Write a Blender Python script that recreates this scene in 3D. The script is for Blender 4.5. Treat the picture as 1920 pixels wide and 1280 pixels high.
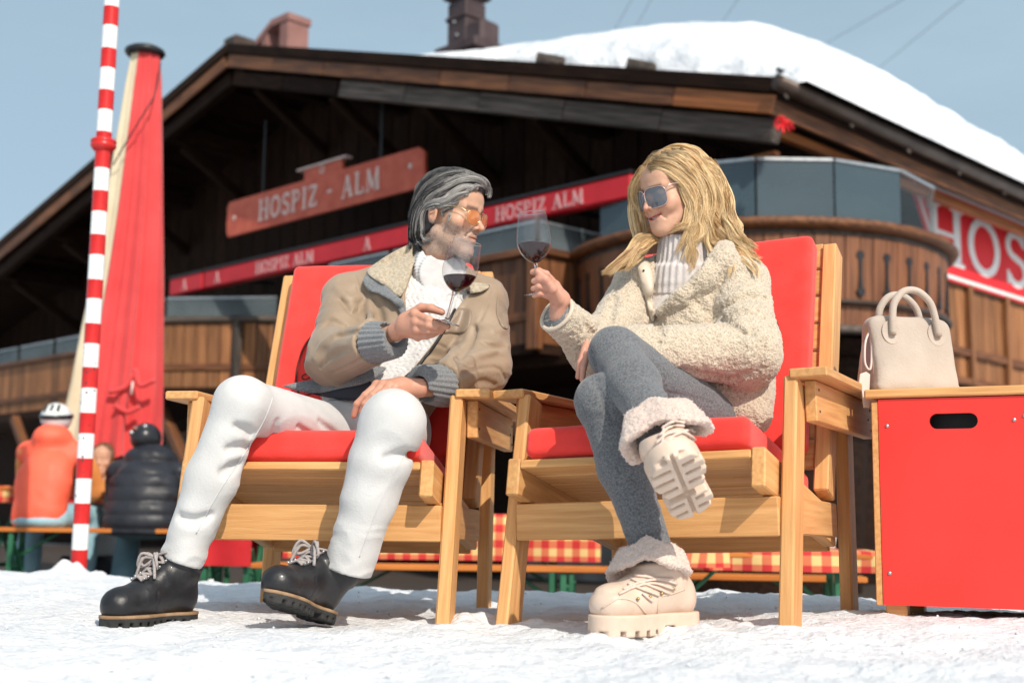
import bpy, bmesh, math, random
import numpy as np
from mathutils import Vector, Matrix
for o in list(bpy.data.objects): bpy.data.objects.remove(o)
SC = bpy.context.scene
COL = SC.collection
rad = math.radians
random.seed(7)

# ------------------------------------------------------------------ camera
FPX = 2400.0; PITCH = rad(7.993); ROLL = rad(.722); CAMH = .278
_c, _s = math.cos(PITCH), math.sin(PITCH); _cr, _sr = math.cos(ROLL), math.sin(ROLL)
_F = np.array([0, _c, _s]); _U0 = np.array([0, -_s, _c]); _R0 = np.array([1., 0, 0])
_RT = _cr*_R0 + _sr*_U0; _UP = -_sr*_R0 + _cr*_U0
CAM = np.array([0, 0, CAMH])
cd = bpy.data.cameras.new('camera'); cam = bpy.data.objects.new('camera', cd); COL.objects.link(cam)
m = Matrix.Identity(4)
for i in range(3):
    m[i][0] = _RT[i]; m[i][1] = _UP[i]; m[i][2] = -_F[i]; m[i][3] = CAM[i]
cam.matrix_world = m
cd.lens = 45.0; cd.sensor_width = 36.0; cd.clip_start = .05; cd.clip_end = 2000
cd.dof.use_dof = True; cd.dof.focus_distance = 3.45; cd.dof.aperture_fstop = 2.8
SC.camera = cam

# ------------------------------------------------------------------ light
SUN_AZ, SUN_EL = rad(27), rad(41)          # to the right of straight behind the camera
w = bpy.data.worlds.new('World'); SC.world = w; w.use_nodes = True
nt = w.node_tree; nt.nodes.clear()
out = nt.nodes.new('ShaderNodeOutputWorld'); bg = nt.nodes.new('ShaderNodeBackground')
sky = nt.nodes.new('ShaderNodeTexSky'); sky.sky_type = 'NISHITA'; sky.sun_disc = False
sky.sun_elevation = SUN_EL; sky.sun_rotation = math.pi - SUN_AZ
sky.altitude = 300; sky.air_density = .8; sky.dust_density = 4.5; sky.ozone_density = 1.0
tc = nt.nodes.new('ShaderNodeTexCoord'); mp = nt.nodes.new('ShaderNodeMapping'); mp.inputs['Scale'].default_value = (1.2, 1.2, 4.5)
mp.inputs['Location'].default_value = (.55, .2, .3)
nz = nt.nodes.new('ShaderNodeTexNoise'); nz.inputs['Scale'].default_value = 1.9; nz.inputs['Detail'].default_value = 7; nz.inputs['Roughness'].default_value = .6
rp = nt.nodes.new('ShaderNodeValToRGB'); rp.color_ramp.elements[0].position = .46; rp.color_ramp.elements[1].position = .85
rp.color_ramp.elements[0].color = (.48, .48, .48, 1); rp.color_ramp.elements[1].color = (.62, .62, .62, 1)
mx = nt.nodes.new('ShaderNodeMix'); mx.data_type = 'RGBA'
mx.inputs['B'].default_value = (5.6, 7.5, 8.4, 1)
nt.links.new(tc.outputs['Generated'], mp.inputs['Vector']); nt.links.new(mp.outputs[0], nz.inputs['Vector'])
nt.links.new(nz.outputs['Fac'], rp.inputs['Fac']); nt.links.new(rp.outputs['Color'], mx.inputs['Factor'])
nt.links.new(sky.outputs[0], mx.inputs['A']); nt.links.new(mx.outputs['Result'], bg.inputs['Color'])
bg.inputs['Strength'].default_value = .125
nt.links.new(bg.outputs[0], out.inputs[0])
sd = bpy.data.lights.new('sun', 'SUN'); sd.energy = 4.5; sd.angle = rad(.53); sd.color = (1, .92, .80)
so = bpy.data.objects.new('sun', sd); COL.objects.link(so)
SUNV = Vector((math.sin(SUN_AZ)*math.cos(SUN_EL), -math.cos(SUN_AZ)*math.cos(SUN_EL), math.sin(SUN_EL)))
so.rotation_euler = SUNV.to_track_quat('Z', 'Y').to_euler(); so.location = SUNV*30
SC.view_settings.view_transform = 'Standard'; SC.view_settings.look = 'None'
SC.view_settings.exposure = -0.12; SC.view_settings.gamma = 1.0
SC.cycles.use_denoising = True
SC.cycles.max_bounces = 10; SC.cycles.transparent_max_bounces = 16; SC.cycles.transmission_bounces = 10
SC.cycles.caustics_reflective = False; SC.cycles.caustics_refractive = False

# ------------------------------------------------------------------ pixel helpers (photo is 1920x1280)
def ray(px, py): return _F + (px-960)/FPX*_RT + (640-py)/FPX*_UP
def P(px, py, Y):
    d = ray(px, py); return CAM + d*(Y/d[1])
def frame(X, Y, Z, yaw, t):
    cy, sy, ct, st = math.cos(yaw), math.sin(yaw), math.cos(t), math.sin(t)
    r = np.array([cy, -sy, 0]); b = np.array([sy, cy, 0]); u = np.array([0, 0, 1.])
    return np.array([X, Y, Z]), np.stack([r*ct+u*st, b, -r*st+u*ct], 1)
def fmat(fr):
    mm = Matrix.Identity(4)
    for i in range(3):
        for j in range(3): mm[i][j] = fr[1][i][j]
        mm[i][3] = fr[0][i]
    return mm

# ------------------------------------------------------------------ materials
def lnk(nt, a, b): nt.links.new(a, b)
MATS = {}
def pmat(name, c1, c2=None, scale=6., stretch=(1, 1, 1), rough=.6, bump=0., bscale=60., bstretch=None, detail=5, lo=.35, hi=.65,
         metal=0., spec=.5, sheen=0., trans=0., ior=1.45, coat=0., sss=0., attr=None, rnd=0., alpha=1., bdetail=3, emis=None):
    if name in MATS: return MATS[name]
    ma = bpy.data.materials.new(name); ma.use_nodes = True; nt = ma.node_tree
    b = nt.nodes['Principled BSDF']
    b.inputs['Roughness'].default_value = rough; b.inputs['Metallic'].default_value = metal
    b.inputs['Specular IOR Level'].default_value = spec; b.inputs['IOR'].default_value = ior
    b.inputs['Sheen Weight'].default_value = sheen; b.inputs['Transmission Weight'].default_value = trans
    b.inputs['Coat Weight'].default_value = coat; b.inputs['Alpha'].default_value = alpha
    if sss:
        b.inputs['Subsurface Weight'].default_value = sss; b.inputs['Subsurface Scale'].default_value = .012
        b.inputs['Subsurface Radius'].default_value = (1., .35, .2)
    tc = nt.nodes.new('ShaderNodeTexCoord'); vec = tc.outputs['Object']
    if rnd:
        oi = nt.nodes.new('ShaderNodeObjectInfo'); va = nt.nodes.new('ShaderNodeVectorMath'); va.operation = 'MULTIPLY_ADD'
        cx = nt.nodes.new('ShaderNodeCombineXYZ')
        for k in range(3): lnk(nt, oi.outputs['Random'], cx.inputs[k])
        lnk(nt, cx.outputs[0], va.inputs[0]); va.inputs[1].default_value = (37, 53, 71); lnk(nt, vec, va.inputs[2]); vec = va.outputs[0]
    def noise(sc, st, det):
        mp = nt.nodes.new('ShaderNodeMapping'); mp.inputs['Scale'].default_value = st; lnk(nt, vec, mp.inputs['Vector'])
        n = nt.nodes.new('ShaderNodeTexNoise'); n.inputs['Scale'].default_value = sc; n.inputs['Detail'].default_value = det
        lnk(nt, mp.outputs[0], n.inputs['Vector']); return n
    col = None
    if c2 is not None:
        n = noise(scale, stretch, detail); r = nt.nodes.new('ShaderNodeValToRGB')
        r.color_ramp.elements[0].position = lo; r.color_ramp.elements[1].position = hi
        r.color_ramp.elements[0].color = (*c1, 1); r.color_ramp.elements[1].color = (*c2, 1)
        lnk(nt, n.outputs['Fac'], r.inputs['Fac']); col = r.outputs['Color']
    if attr:
        at = nt.nodes.new('ShaderNodeAttribute'); at.attribute_name = attr
        if col is not None:
            mi = nt.nodes.new('ShaderNodeMix'); mi.data_type = 'RGBA'; mi.blend_type = 'MULTIPLY'; mi.inputs['Factor'].default_value = 1
            lnk(nt, at.outputs['Color'], mi.inputs['A']); lnk(nt, col, mi.inputs['B']); col = mi.outputs['Result']
        else: col = at.outputs['Color']
    if rnd and col is not None:
        hs = nt.nodes.new('ShaderNodeHueSaturation'); mr = nt.nodes.new('ShaderNodeMapRange')
        mr.inputs['To Min'].default_value = 1-rnd; mr.inputs['To Max'].default_value = 1+rnd
        lnk(nt, oi.outputs['Random'], mr.inputs['Value']); lnk(nt, mr.outputs[0], hs.inputs['Value']); lnk(nt, col, hs.inputs['Color']); col = hs.outputs[0]
    if col is not None: lnk(nt, col, b.inputs['Base Color'])
    else: b.inputs['Base Color'].default_value = (*c1, 1)
    if emis: b.inputs['Emission Color'].default_value = (*emis[0], 1); b.inputs['Emission Strength'].default_value = emis[1]
    if bump:
        n = noise(bscale, bstretch or stretch, bdetail); bp = nt.nodes.new('ShaderNodeBump'); bp.inputs['Strength'].default_value = 1.0
        bp.inputs['Distance'].default_value = bump; lnk(nt, n.outputs['Fac'], bp.inputs['Height']); lnk(nt, bp.outputs[0], b.inputs['Normal'])
    MATS[name] = ma; return ma

# ------------------------------------------------------------------ objects
def mesh_of(name, verts, faces, smooth=False, cols=None):
    me = bpy.data.meshes.new(name)
    verts = np.asarray(verts, np.float32).reshape(-1, 3)
    if isinstance(faces, np.ndarray):
        n, k = faces.shape
        me.vertices.add(len(verts)); me.vertices.foreach_set('co', verts.ravel())
        me.loops.add(n*k); me.loops.foreach_set('vertex_index', faces.astype(np.int32).ravel())
        me.polygons.add(n); me.polygons.foreach_set('loop_start', np.arange(0, n*k, k, dtype=np.int32))
        me.update(calc_edges=True)
    else:
        me.from_pydata([tuple(v) for v in verts.tolist()], [], faces); me.update()
    if smooth: me.polygons.foreach_set('use_smooth', np.ones(len(me.polygons), bool))
    if cols is not None:
        at = me.color_attributes.new('Col', 'FLOAT_COLOR', 'POINT')
        c4 = np.ones((len(verts), 4), np.float32); c4[:, :3] = cols; at.data.foreach_set('color', c4.ravel())
    return me
def link(name, me, mat, parent=None, mw=None, label=None, cat=None, group=None, kind=None):
    o = bpy.data.objects.new(name, me); COL.objects.link(o)
    if mat is not None and len(me.materials) == 0: me.materials.append(mat)
    if parent is not None: o.parent = parent
    if mw is not None: o.matrix_basis = mw
    return tag(o, label, cat, group, kind)
def tag(o, label=None, cat=None, group=None, kind=None):
    for k, v in (('label', label), ('category', cat), ('group', group), ('kind', kind)):
        if v: o[k] = v
    return o
def thing(name, label, cat, loc=(0, 0, 0), mw=None, group=None):
    o = bpy.data.objects.new(name, None); COL.objects.link(o); o.empty_display_size = .1
    if mw is not None: o.matrix_basis = mw
    else: o.location = Vector([float(x) for x in loc])
    return tag(o, label, cat, group)
def T(v): return Matrix.Translation(Vector([float(x) for x in v]))
def wmesh(name, verts, faces, mat, parent, smooth=True, cols=None, **k):
    """verts in world coordinates; parent is an unrotated empty"""
    v = np.asarray(verts, float).reshape(-1, 3)
    if parent is not None:
        q = parent; off = np.zeros(3)
        while q is not None: off = off + np.array(q.location); q = q.parent
        v = v - off
        return link(name, mesh_of(name, v, faces, smooth, cols), mat, parent, **k)
    c = v.mean(0) if len(v) else np.zeros(3); c[2] = v[:, 2].min()
    return link(name, mesh_of(name, v-c, faces, smooth, cols), mat, None, T(c), **k)
BOXF = [(0, 3, 2, 1), (4, 5, 6, 7), (0, 1, 5, 4), (1, 2, 6, 5), (2, 3, 7, 6), (3, 0, 4, 7)]
_bc = {}
def box_me(name, sx, sy, sz, bev=.004, seg=1):
    key = (name, round(sx, 4), round(sy, 4), round(sz, 4), bev)
    if key in _bc: return _bc[key]
    bm = bmesh.new(); bmesh.ops.create_cube(bm, size=1); bmesh.ops.scale(bm, vec=(sx, sy, sz), verts=bm.verts)
    if bev: bmesh.ops.bevel(bm, geom=bm.edges[:], offset=min(bev, .4*min(sx, sy, sz)), segments=seg, affect='EDGES', profile=.6)
    me = bpy.data.meshes.new(name); bm.to_mesh(me); bm.free(); _bc[key] = me; return me
def beam(name, A, B, w, h, mat, parent=None, up=(0, 0, 1), bev=.004, **k):
    """box from A to B (local x along AB), width w across, height h along up"""
    A = Vector([float(x) for x in A]); B = Vector([float(x) for x in B]); X = B-A; L = X.length; X.normalize()
    Z = Vector(up); Z = (Z-X*Z.dot(X)).normalized(); Y = Z.cross(X)
    mw = Matrix((X, Y, Z)).transposed().to_4x4(); mw.translation = (A+B)/2
    me = box_me(name, L, w, h, bev)
    if len(me.materials) == 0: me.materials.append(mat)
    elif me.materials[0] != mat: me = me.copy(); me.materials.clear(); me.materials.append(mat)
    return link(name, me, mat, parent, mw, **k)
def bevel_poly(name, pts2, depth, bev=0.):
    """closed 2d outline (x,z) extruded along y"""
    bm = bmesh.new(); vs = [bm.verts.new((x, 0, z)) for x, z in pts2]; f = bm.faces.new(vs)
    r = bmesh.ops.extrude_face_region(bm, geom=[f]); ev = [e for e in r['geom'] if isinstance(e, bmesh.types.BMVert)]
    bmesh.ops.translate(bm, vec=(0, depth, 0), verts=ev); bmesh.ops.recalc_face_normals(bm, faces=bm.faces)
    if bev: bmesh.ops.bevel(bm, geom=bm.edges[:], offset=bev, segments=2, affect='EDGES', profile=.6)
    me = bpy.data.meshes.new(name); bm.to_mesh(me); bm.free(); return me
def tube(pts, rr, n=8, cap=True, flat=None):
    """tube mesh along points; rr radius or list; flat=(a,b) scales the two cross axes"""
    pts = np.asarray(pts, float); m = len(pts); rr = np.broadcast_to(np.asarray(rr, float), (m,))
    t = np.gradient(pts, axis=0); t /= np.linalg.norm(t, axis=1)[:, None]+1e-12
    ref = np.array([0, 0, 1.]) if abs(t[0][2]) < .9 else np.array([1., 0, 0])
    u = np.cross(t[0], ref); u /= np.linalg.norm(u); vs = []; fa = []
    fa_, fb_ = flat or (1, 1)
    for i in range(m):
        u = u-t[i]*(u@t[i]); u /= np.linalg.norm(u); v = np.cross(t[i], u)
        for k in range(n):
            a = 2*math.pi*k/n; vs.append(pts[i]+rr[i]*(math.cos(a)*u*fa_+math.sin(a)*v*fb_))
    for i in range(m-1):
        for k in range(n):
            a = i*n+k; b = i*n+(k+1) % n; fa.append((a, b, b+n, a+n))
    if cap: fa.append(tuple(range(n-1, -1, -1))); fa.append(tuple(range((m-1)*n, m*n)))
    return np.array(vs), fa
def merge(parts):
    V_, F_ = [], []; o = 0
    for v, f in parts:
        V_.append(np.asarray(v)); F_ += [tuple(int(i)+o for i in q) for q in f]; o += len(v)
    return np.concatenate(V_), F_
def lathe(prof, n=32):
    vs = []; fa = []
    for r, z in prof:
        for k in range(n):
            a = 2*math.pi*k/n; vs.append((r*math.cos(a), r*math.sin(a), z))
    for i in range(len(prof)-1):
        for k in range(n):
            a = i*n+k; b = i*n+(k+1) % n; fa.append((a, b, b+n, a+n))
    return np.array(vs), fa
def smoothpath(pts, n=24):
    """Catmull-Rom through pts"""
    p = np.asarray(pts, float); p = np.vstack([2*p[0]-p[1], p, 2*p[-1]-p[-2]]); out = []
    m = len(p)-3
    for t in np.linspace(0, m-1e-6, n):
        i = int(t); f = t-i; a, b, c, d = p[i:i+4]
        out.append(.5*(2*b+(c-a)*f+(2*a-5*b+4*c-d)*f*f+(3*b-a-3*c+d)*f**3))
    return np.array(out)

# ------------------------------------------------------------------ implicit surfaces
def _h(ix, iy, iz, seed):
    n = (ix*73856093) ^ (iy*19349663) ^ (iz*83492791) ^ (seed*2654435)
    n = (n ^ (n >> 13))*1274126177; n = n ^ (n >> 16)
    return ((n & 0xffff).astype(np.float32))/32767.5-1
def vnoise(p, seed=0):
    i = np.floor(p).astype(np.int64); f = (p-i).astype(np.float32); u = f*f*(3-2*f); r = 0
    for dx in (0, 1):
        wx = u[:, 0] if dx else 1-u[:, 0]
        for dy in (0, 1):
            wy = wx*(u[:, 1] if dy else 1-u[:, 1])
            for dz in (0, 1):
                r = r + wy*(u[:, 2] if dz else 1-u[:, 2])*_h(i[:, 0]+dx, i[:, 1]+dy, i[:, 2]+dz, seed)
    return r
def fbm(p, oct=3, seed=0):
    a = 1.; r = 0; q = p
    for k in range(oct): r = r+a*vnoise(q, seed+k); q = q*2.03+11.7; a *= .5
    return r
def nrm(v): v = np.asarray(v, float); return v/np.linalg.norm(v)
def cap(p, a, b, ra, rb):
    a = np.asarray(a, float); ba = np.asarray(b, float)-a
    t = np.clip(((p-a)@ba)/(ba@ba+1e-12), 0, 1)
    return np.linalg.norm(p-a-t[:, None]*ba, axis=1)-(ra+(rb-ra)*t)
def capE(p, a, b, ra, rb, ax, sc):
    """capsule squeezed along unit axis ax by factor sc (<1 flattens)"""
    ax = nrm(ax); a = np.asarray(a, float)
    def st(q): return q+np.outer((q-a)@ax, ax)*(1/sc-1)
    return cap(st(p), a, st(np.asarray(b, float)[None])[0], ra, rb)*min(1, sc)
def ell(p, c, r, R=None):
    q = p-np.asarray(c, float)
    if R is not None: q = q@R
    r = np.asarray(r, float); k0 = np.linalg.norm(q/r, axis=1); k1 = np.linalg.norm(q/(r*r), axis=1)+1e-9
    return k0*(k0-1)/k1
def rbox(p, c, h, rd, R=None):
    q = p-np.asarray(c, float)
    if R is not None: q = q@R
    q = np.abs(q)-(np.asarray(h, float)-rd)
    return np.linalg.norm(np.maximum(q, 0), axis=1)+np.minimum(q.max(1), 0)-rd
def smin(a, b, k):
    h = np.clip(.5+.5*(b-a)/k, 0, 1); return b+(a-b)*h-k*h*(1-h)
def smax(a, b, k): return -smin(-a, -b, k)
def poly(p, pts, rr, k=None):
    """chain of capsules"""
    d = None
    for i in range(len(pts)-1):
        e = cap(p, pts[i], pts[i+1], rr[i], rr[i+1])
        d = e if d is None else (smin(d, e, k) if k else np.minimum(d, e))
    return d
def axes(x=None, y=None, z=None):
    """rotation matrix with columns = local axes, from two given directions"""
    if y is not None and z is not None: z = nrm(z); y = nrm(np.asarray(y)-z*np.dot(y, z)); x = np.cross(y, z)
    elif x is not None and z is not None: x = nrm(x); z = nrm(np.asarray(z)-x*np.dot(x, z)); y = np.cross(z, x)
    else: x = nrm(x); y = nrm(np.asarray(y)-x*np.dot(x, y)); z = np.cross(x, y)
    return np.stack([x, y, z], 1)
def chunked(f, p, n=400000):
    if len(p) <= n: return f(p)
    return np.concatenate([f(p[i:i+n]) for i in range(0, len(p), n)])
def sdf_mesh(f, lo, hi, vox, slack=1.6):
    B = 8; lo, hi = np.minimum(lo, hi).astype(float), np.maximum(lo, hi).astype(float)
    n = np.maximum(1, np.ceil((hi-lo)/(vox*B)).astype(int))
    bi = np.stack(np.meshgrid(*[np.arange(k) for k in n], indexing='ij'), -1).reshape(-1, 3)
    d = chunked(f, lo+(bi+.5)*B*vox); bi = bi[np.abs(d) < B*vox*.87*slack+vox]
    g = np.stack(np.meshgrid(*[np.arange(B+1)]*3, indexing='ij'), -1).reshape(-1, 3)
    N = n*B+2; cid, cv, cc = [], [], []
    off = np.array([(i, j, k) for i in (0, 1) for j in (0, 1) for k in (0, 1)])
    for s in range(0, len(bi), 400):
        b = bi[s:s+400]
        val = chunked(f, (lo+(b[:, None, :]*B+g[None])*vox).reshape(-1, 3)).reshape(-1, B+1, B+1, B+1)
        c8 = np.stack([val[:, i:B+i, j:B+j, k:B+k] for i, j, k in off], -1)
        ng = (c8 < 0).sum(-1); mk = (ng > 0) & (ng < 8); q = np.argwhere(mk)
        cell = b[q[:, 0]]*B+q[:, 1:]
        cv.append(c8[mk]); cc.append(cell)
    cv = np.concatenate(cv); cc = np.concatenate(cc)
    ids = (cc[:, 0].astype(np.int64)*N[1]+cc[:, 1])*N[2]+cc[:, 2]
    ids, ui = np.unique(ids, return_index=True); cv = cv[ui]; cc = cc[ui]
    acc = np.zeros((len(cc), 3)); cnt = np.zeros(len(cc))
    for i in range(8):
        for a in range(3):
            if off[i][a]: continue
            j = i+(4, 2, 1)[a]; va, vb = cv[:, i], cv[:, j]; m_ = (va < 0) != (vb < 0)
            t = np.where(m_, va/(va-vb+1e-20), 0); pt = off[i]+np.eye(3)[a]*t[:, None]
            acc += pt*m_[:, None]; cnt += m_
    V_ = lo+(cc+acc/cnt[:, None])*vox
    qs = []; st = np.array([N[1]*N[2], N[2], 1])
    for a in range(3):
        b_, c_ = (a+1) % 3, (a+2) % 3
        va, vb = cv[:, 0], cv[:, (4, 2, 1)[a]]
        for sgn in (0, 1):
            m_ = ((va < 0) & (vb >= 0)) if sgn else ((va >= 0) & (vb < 0))
            i0 = ids[m_]; quad = [i0, i0-st[b_], i0-st[b_]-st[c_], i0-st[c_]]
            ix = [np.searchsorted(ids, q) for q in quad]
            ok = np.ones(len(i0), bool)
            for q, x in zip(quad, ix): x[x >= len(ids)] = 0; ok &= ids[x] == q
            Q = np.stack(ix, 1)[ok]
            qs.append(Q if sgn else Q[:, ::-1])
    Q = np.concatenate(qs)
    e = vox*.5
    for _ in range(1):
        d = chunked(f, V_)
        G = np.stack([chunked(f, V_+np.eye(3)[k]*e)-chunked(f, V_-np.eye(3)[k]*e) for k in range(3)], 1)/(2*e)
        V_ = V_-np.clip(d/np.maximum((G*G).sum(1), .25), -vox*.7, vox*.7)[:, None]*G
    return V_, Q
def trace_many(f, pix, y0=2.2, y1=4.6):
    """first hits of camera rays with an implicit surface"""
    pix = np.asarray(pix, float).reshape(-1, 2)
    D = _F+(pix[:, :1]-960)/FPX*_RT+(640-pix[:, 1:])/FPX*_UP; D /= np.linalg.norm(D, axis=1)[:, None]
    t = np.full(len(pix), float(y0)); act = np.ones(len(pix), bool); ok = np.zeros(len(pix), bool)
    for _ in range(110):
        i = np.where(act)[0]
        if not len(i): break
        v = f(CAM+D[i]*t[i, None]); hit = np.abs(v) < 5e-4; ok[i[hit]] = True; act[i[hit]] = False
        t[i] += np.where(hit, 0, v*.82); far = t > y1+.6; act &= ~far
    ok |= act
    return CAM+D*t[:, None], ok, D
def grad(f, p, e=.003):
    p = np.asarray(p, float).reshape(-1, 3); g = np.stack([f(p+np.eye(3)[k]*e)-f(p-np.eye(3)[k]*e) for k in range(3)], 1)
    return g/(np.linalg.norm(g, axis=1)[:, None]+1e-12)
def onnear(f, pix, n, lift, y0, y1):
    """like onsurf, but rays that miss stop where they pass closest"""
    pix = np.asarray(pix, float); pix = smoothpath(np.c_[pix, np.zeros(len(pix))], n)[:, :2]
    h, ok, D = trace_many(f, pix, y0, y1-.6)
    for i in np.where(~ok)[0]:
        t = np.linspace(y0, y1, 120); v = f(CAM+D[i]*t[:, None]); h[i] = CAM+D[i]*t[np.argmin(v)]
    return h+grad(f, h)*lift
def onsurf(f, pix, n=None, lift=0., y0=2.2):
    """polyline of pixels dropped on an implicit surface"""
    pix = np.asarray(pix, float)
    if n: pix = smoothpath(np.c_[pix, np.zeros(len(pix))], n)[:, :2]
    h, ok, D = trace_many(f, pix, y0); h = h[ok]
    if not len(h): return h
    return h+(grad(f, h)*lift if lift else 0)
# ================================================================== materials used by the setting
M_snow = pmat('snow', (.65, .67, .71), (.76, .77, .79), scale=9, rough=.75, bump=.012, bscale=48, bdetail=9, spec=.2, sss=.0)
M_snow2 = pmat('roof_snow_mat', (.60, .63, .68), (.80, .81, .83), scale=1.3, rough=.7, bump=.16, bscale=2.6, bdetail=7, spec=.2)
M_larch = pmat('larch', (.54, .262, .092), (.73, .41, .168), scale=9, stretch=(.5, 9, 9), rough=.5, bump=.0008, bscale=40, bstretch=(.5, 12, 12), rnd=.10, spec=.4, detail=7, lo=.3, hi=.72)
M_red = pmat('red_canvas', (.78, .040, .030), (.86, .052, .042), scale=14, rough=.75, bump=.0012, bscale=420, sheen=.25, bdetail=2, spec=.3)
M_redboard = pmat('red_board', (.78, .038, .028), (.84, .046, .036), scale=3, rough=.33, bump=.0006, bscale=16, spec=.5)
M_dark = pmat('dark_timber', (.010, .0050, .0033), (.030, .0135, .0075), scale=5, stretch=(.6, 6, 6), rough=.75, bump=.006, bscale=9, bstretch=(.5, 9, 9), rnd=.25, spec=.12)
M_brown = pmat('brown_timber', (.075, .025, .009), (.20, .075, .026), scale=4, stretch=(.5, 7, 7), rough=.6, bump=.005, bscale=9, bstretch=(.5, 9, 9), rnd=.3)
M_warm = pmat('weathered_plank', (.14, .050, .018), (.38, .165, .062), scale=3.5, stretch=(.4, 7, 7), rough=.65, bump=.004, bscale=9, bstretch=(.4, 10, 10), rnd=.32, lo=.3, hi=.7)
M_barrel = pmat('barrel_plank', (.13, .046, .019), (.26, .10, .043), scale=3, stretch=(.4, 7, 7), rough=.55, bump=.003, bscale=9, bstretch=(.4, 10, 10), rnd=.16)
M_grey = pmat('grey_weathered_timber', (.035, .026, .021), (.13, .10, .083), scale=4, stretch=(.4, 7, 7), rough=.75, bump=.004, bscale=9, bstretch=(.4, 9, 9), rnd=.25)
M_orange = pmat('sunlit_timber', (.20, .060, .014), (.38, .125, .030), scale=4, stretch=(.4, 7, 7), rough=.5, rnd=.2)  # brown timber coloured orange to carry its sunlit look
M_glass = pmat('sky_reflection_glass', (.055, .085, .105), (.075, .11, .13), scale=.8, rough=.06, spec=.6, alpha=.82)  # slate base colour stands in for the reflected sky
M_glass2 = pmat('pale_glass', (.10, .13, .145), (.20, .235, .25), scale=1.2, rough=.08, spec=.5, alpha=.42)
M_clear = pmat('clear_screen', (.10, .12, .13), rough=.05, spec=.5, alpha=.16)
M_steel = pmat('brushed_steel', (.42, .44, .46), (.55, .56, .57), scale=20, rough=.35, metal=.8)
M_black = pmat('black_metal', (.012, .012, .014), (.02, .02, .022), scale=20, rough=.4)
M_gutter = pmat('copper_gutter', (.045, .028, .020), (.09, .062, .048), scale=3, rough=.45, metal=.3)
M_plaster = pmat('grey_plaster', (.16, .14, .13), (.24, .215, .20), scale=3, rough=.85, bump=.006, bscale=30)
M_signred = pmat('faded_red_paint', (.46, .075, .040), (.56, .115, .065), scale=5, rough=.6, bump=.003, bscale=14)
M_signwhite = pmat('faded_white_paint', (.62, .46, .42), (.72, .56, .52), scale=8, rough=.6)
M_awn = pmat('awning_red', (.46, .008, .016), (.58, .014, .024), scale=2, rough=.5)
M_awnw = pmat('awning_letter', (.60, .30, .30), (.72, .42, .42), scale=9, rough=.6)
M_ban = pmat('banner_red', (.70, .014, .020), (.78, .02, .028), scale=2, rough=.55)
M_banw = pmat('banner_white', (.78, .74, .73), (.84, .80, .79), scale=4, rough=.55)
M_polew = pmat('pole_white', (.74, .74, .73), (.84, .84, .83), scale=8, rough=.35, lo=.25, hi=.5)
M_poler = pmat('pole_red', (.50, .012, .012), (.62, .022, .020), scale=8, rough=.3, spec=.5)
M_umbr = pmat('umbrella_red', (.56, .040, .042), (.64, .058, .058), scale=3, rough=.8, sheen=.2, bump=.002, bscale=60)
M_umbc = pmat('umbrella_cream', (.60, .50, .34), (.70, .60, .43), scale=3, rough=.8, sheen=.2)
M_green = pmat('green_steel', (.018, .11, .055), (.03, .15, .075), scale=9, rough=.5)
M_benchw = pmat('bench_plank', (.42, .115, .018), (.58, .19, .035), scale=5, stretch=(.4, 8, 8), rough=.45, rnd=.1)
M_chim = pmat('brown_sheet_metal', (.055, .034, .036), (.085, .055, .056), scale=3, rough=.5, metal=.2)
M_chim2 = pmat('pink_render', (.24, .115, .10), (.30, .15, .13), scale=3, rough=.8)

# ================================================================== ground: one sheet of trodden snow
def crest(x): return np.interp(x, [-9, -2.15, -.12, 1.57, 5], [7.0, 6.05, 4.9, 4.2, 3.6])
def gz(x, y):
    x = np.asarray(x, float); y = np.asarray(y, float)
    up = .008+np.clip((x-.05)/.75, 0, 1)*.028
    c = crest(x); t = np.clip((y-c)/1.1, 0, 1); t = t*t*(3-2*t)
    low = np.interp(x, [-5, -2.2, -1.2, 3], [-.30, -.33, -.50, -.52])
    z = up*(1-t)+low*t
    p = np.stack([x, y, np.zeros_like(x)], -1).reshape(-1, 3)
    far = np.clip(1-(np.abs(y-2.5)-3.5)/3, .15, 1)
    nn = .012*fbm(p*2.3, 3, 3)+.0075*fbm(p*np.array([11., 8., 1]), 3, 9)+.0048*np.abs(fbm(p*37, 2, 21))
    return z+nn.reshape(x.shape)*far
def lin(a, b, st): return list(np.arange(a, b, st))
xs = np.array([-400, -150, -60, -30, -18, -12, -9, -7]+lin(-6, -2.3, .12)+lin(-2.3, 2.0, .0165)+lin(2.0, 5, .12)+[6, 8, 12, 18, 30, 60, 150, 400])
ys = np.array([-60, -20, -8, -3, -1]+lin(-.4, .8, .1)+lin(.8, 5.2, .0165)+lin(5.2, 7.6, .03)+lin(7.6, 12, .2)+[13, 16, 20, 26, 40, 80, 160, 500])
XX, YY = np.meshgrid(xs, ys, indexing='ij'); ZZ = gz(XX, YY)
rgf = np.random.default_rng(12)
for k in range(70):       # footprints trodden into the snow
    fx, fy, fa = rgf.uniform(-2.2, 1.9), rgf.uniform(1.3, 4.9), rgf.uniform(0, math.pi); c_, s_ = math.cos(fa), math.sin(fa)
    u_ = ((XX-fx)*c_+(YY-fy)*s_)/.145; v_ = (-(XX-fx)*s_+(YY-fy)*c_)/.055; r2 = u_**2+v_**2
    ZZ += rgf.uniform(.5, 1)*(-.013*np.exp(-r2**2)+.007*np.exp(-(r2-1.7)**2*2))
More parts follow.
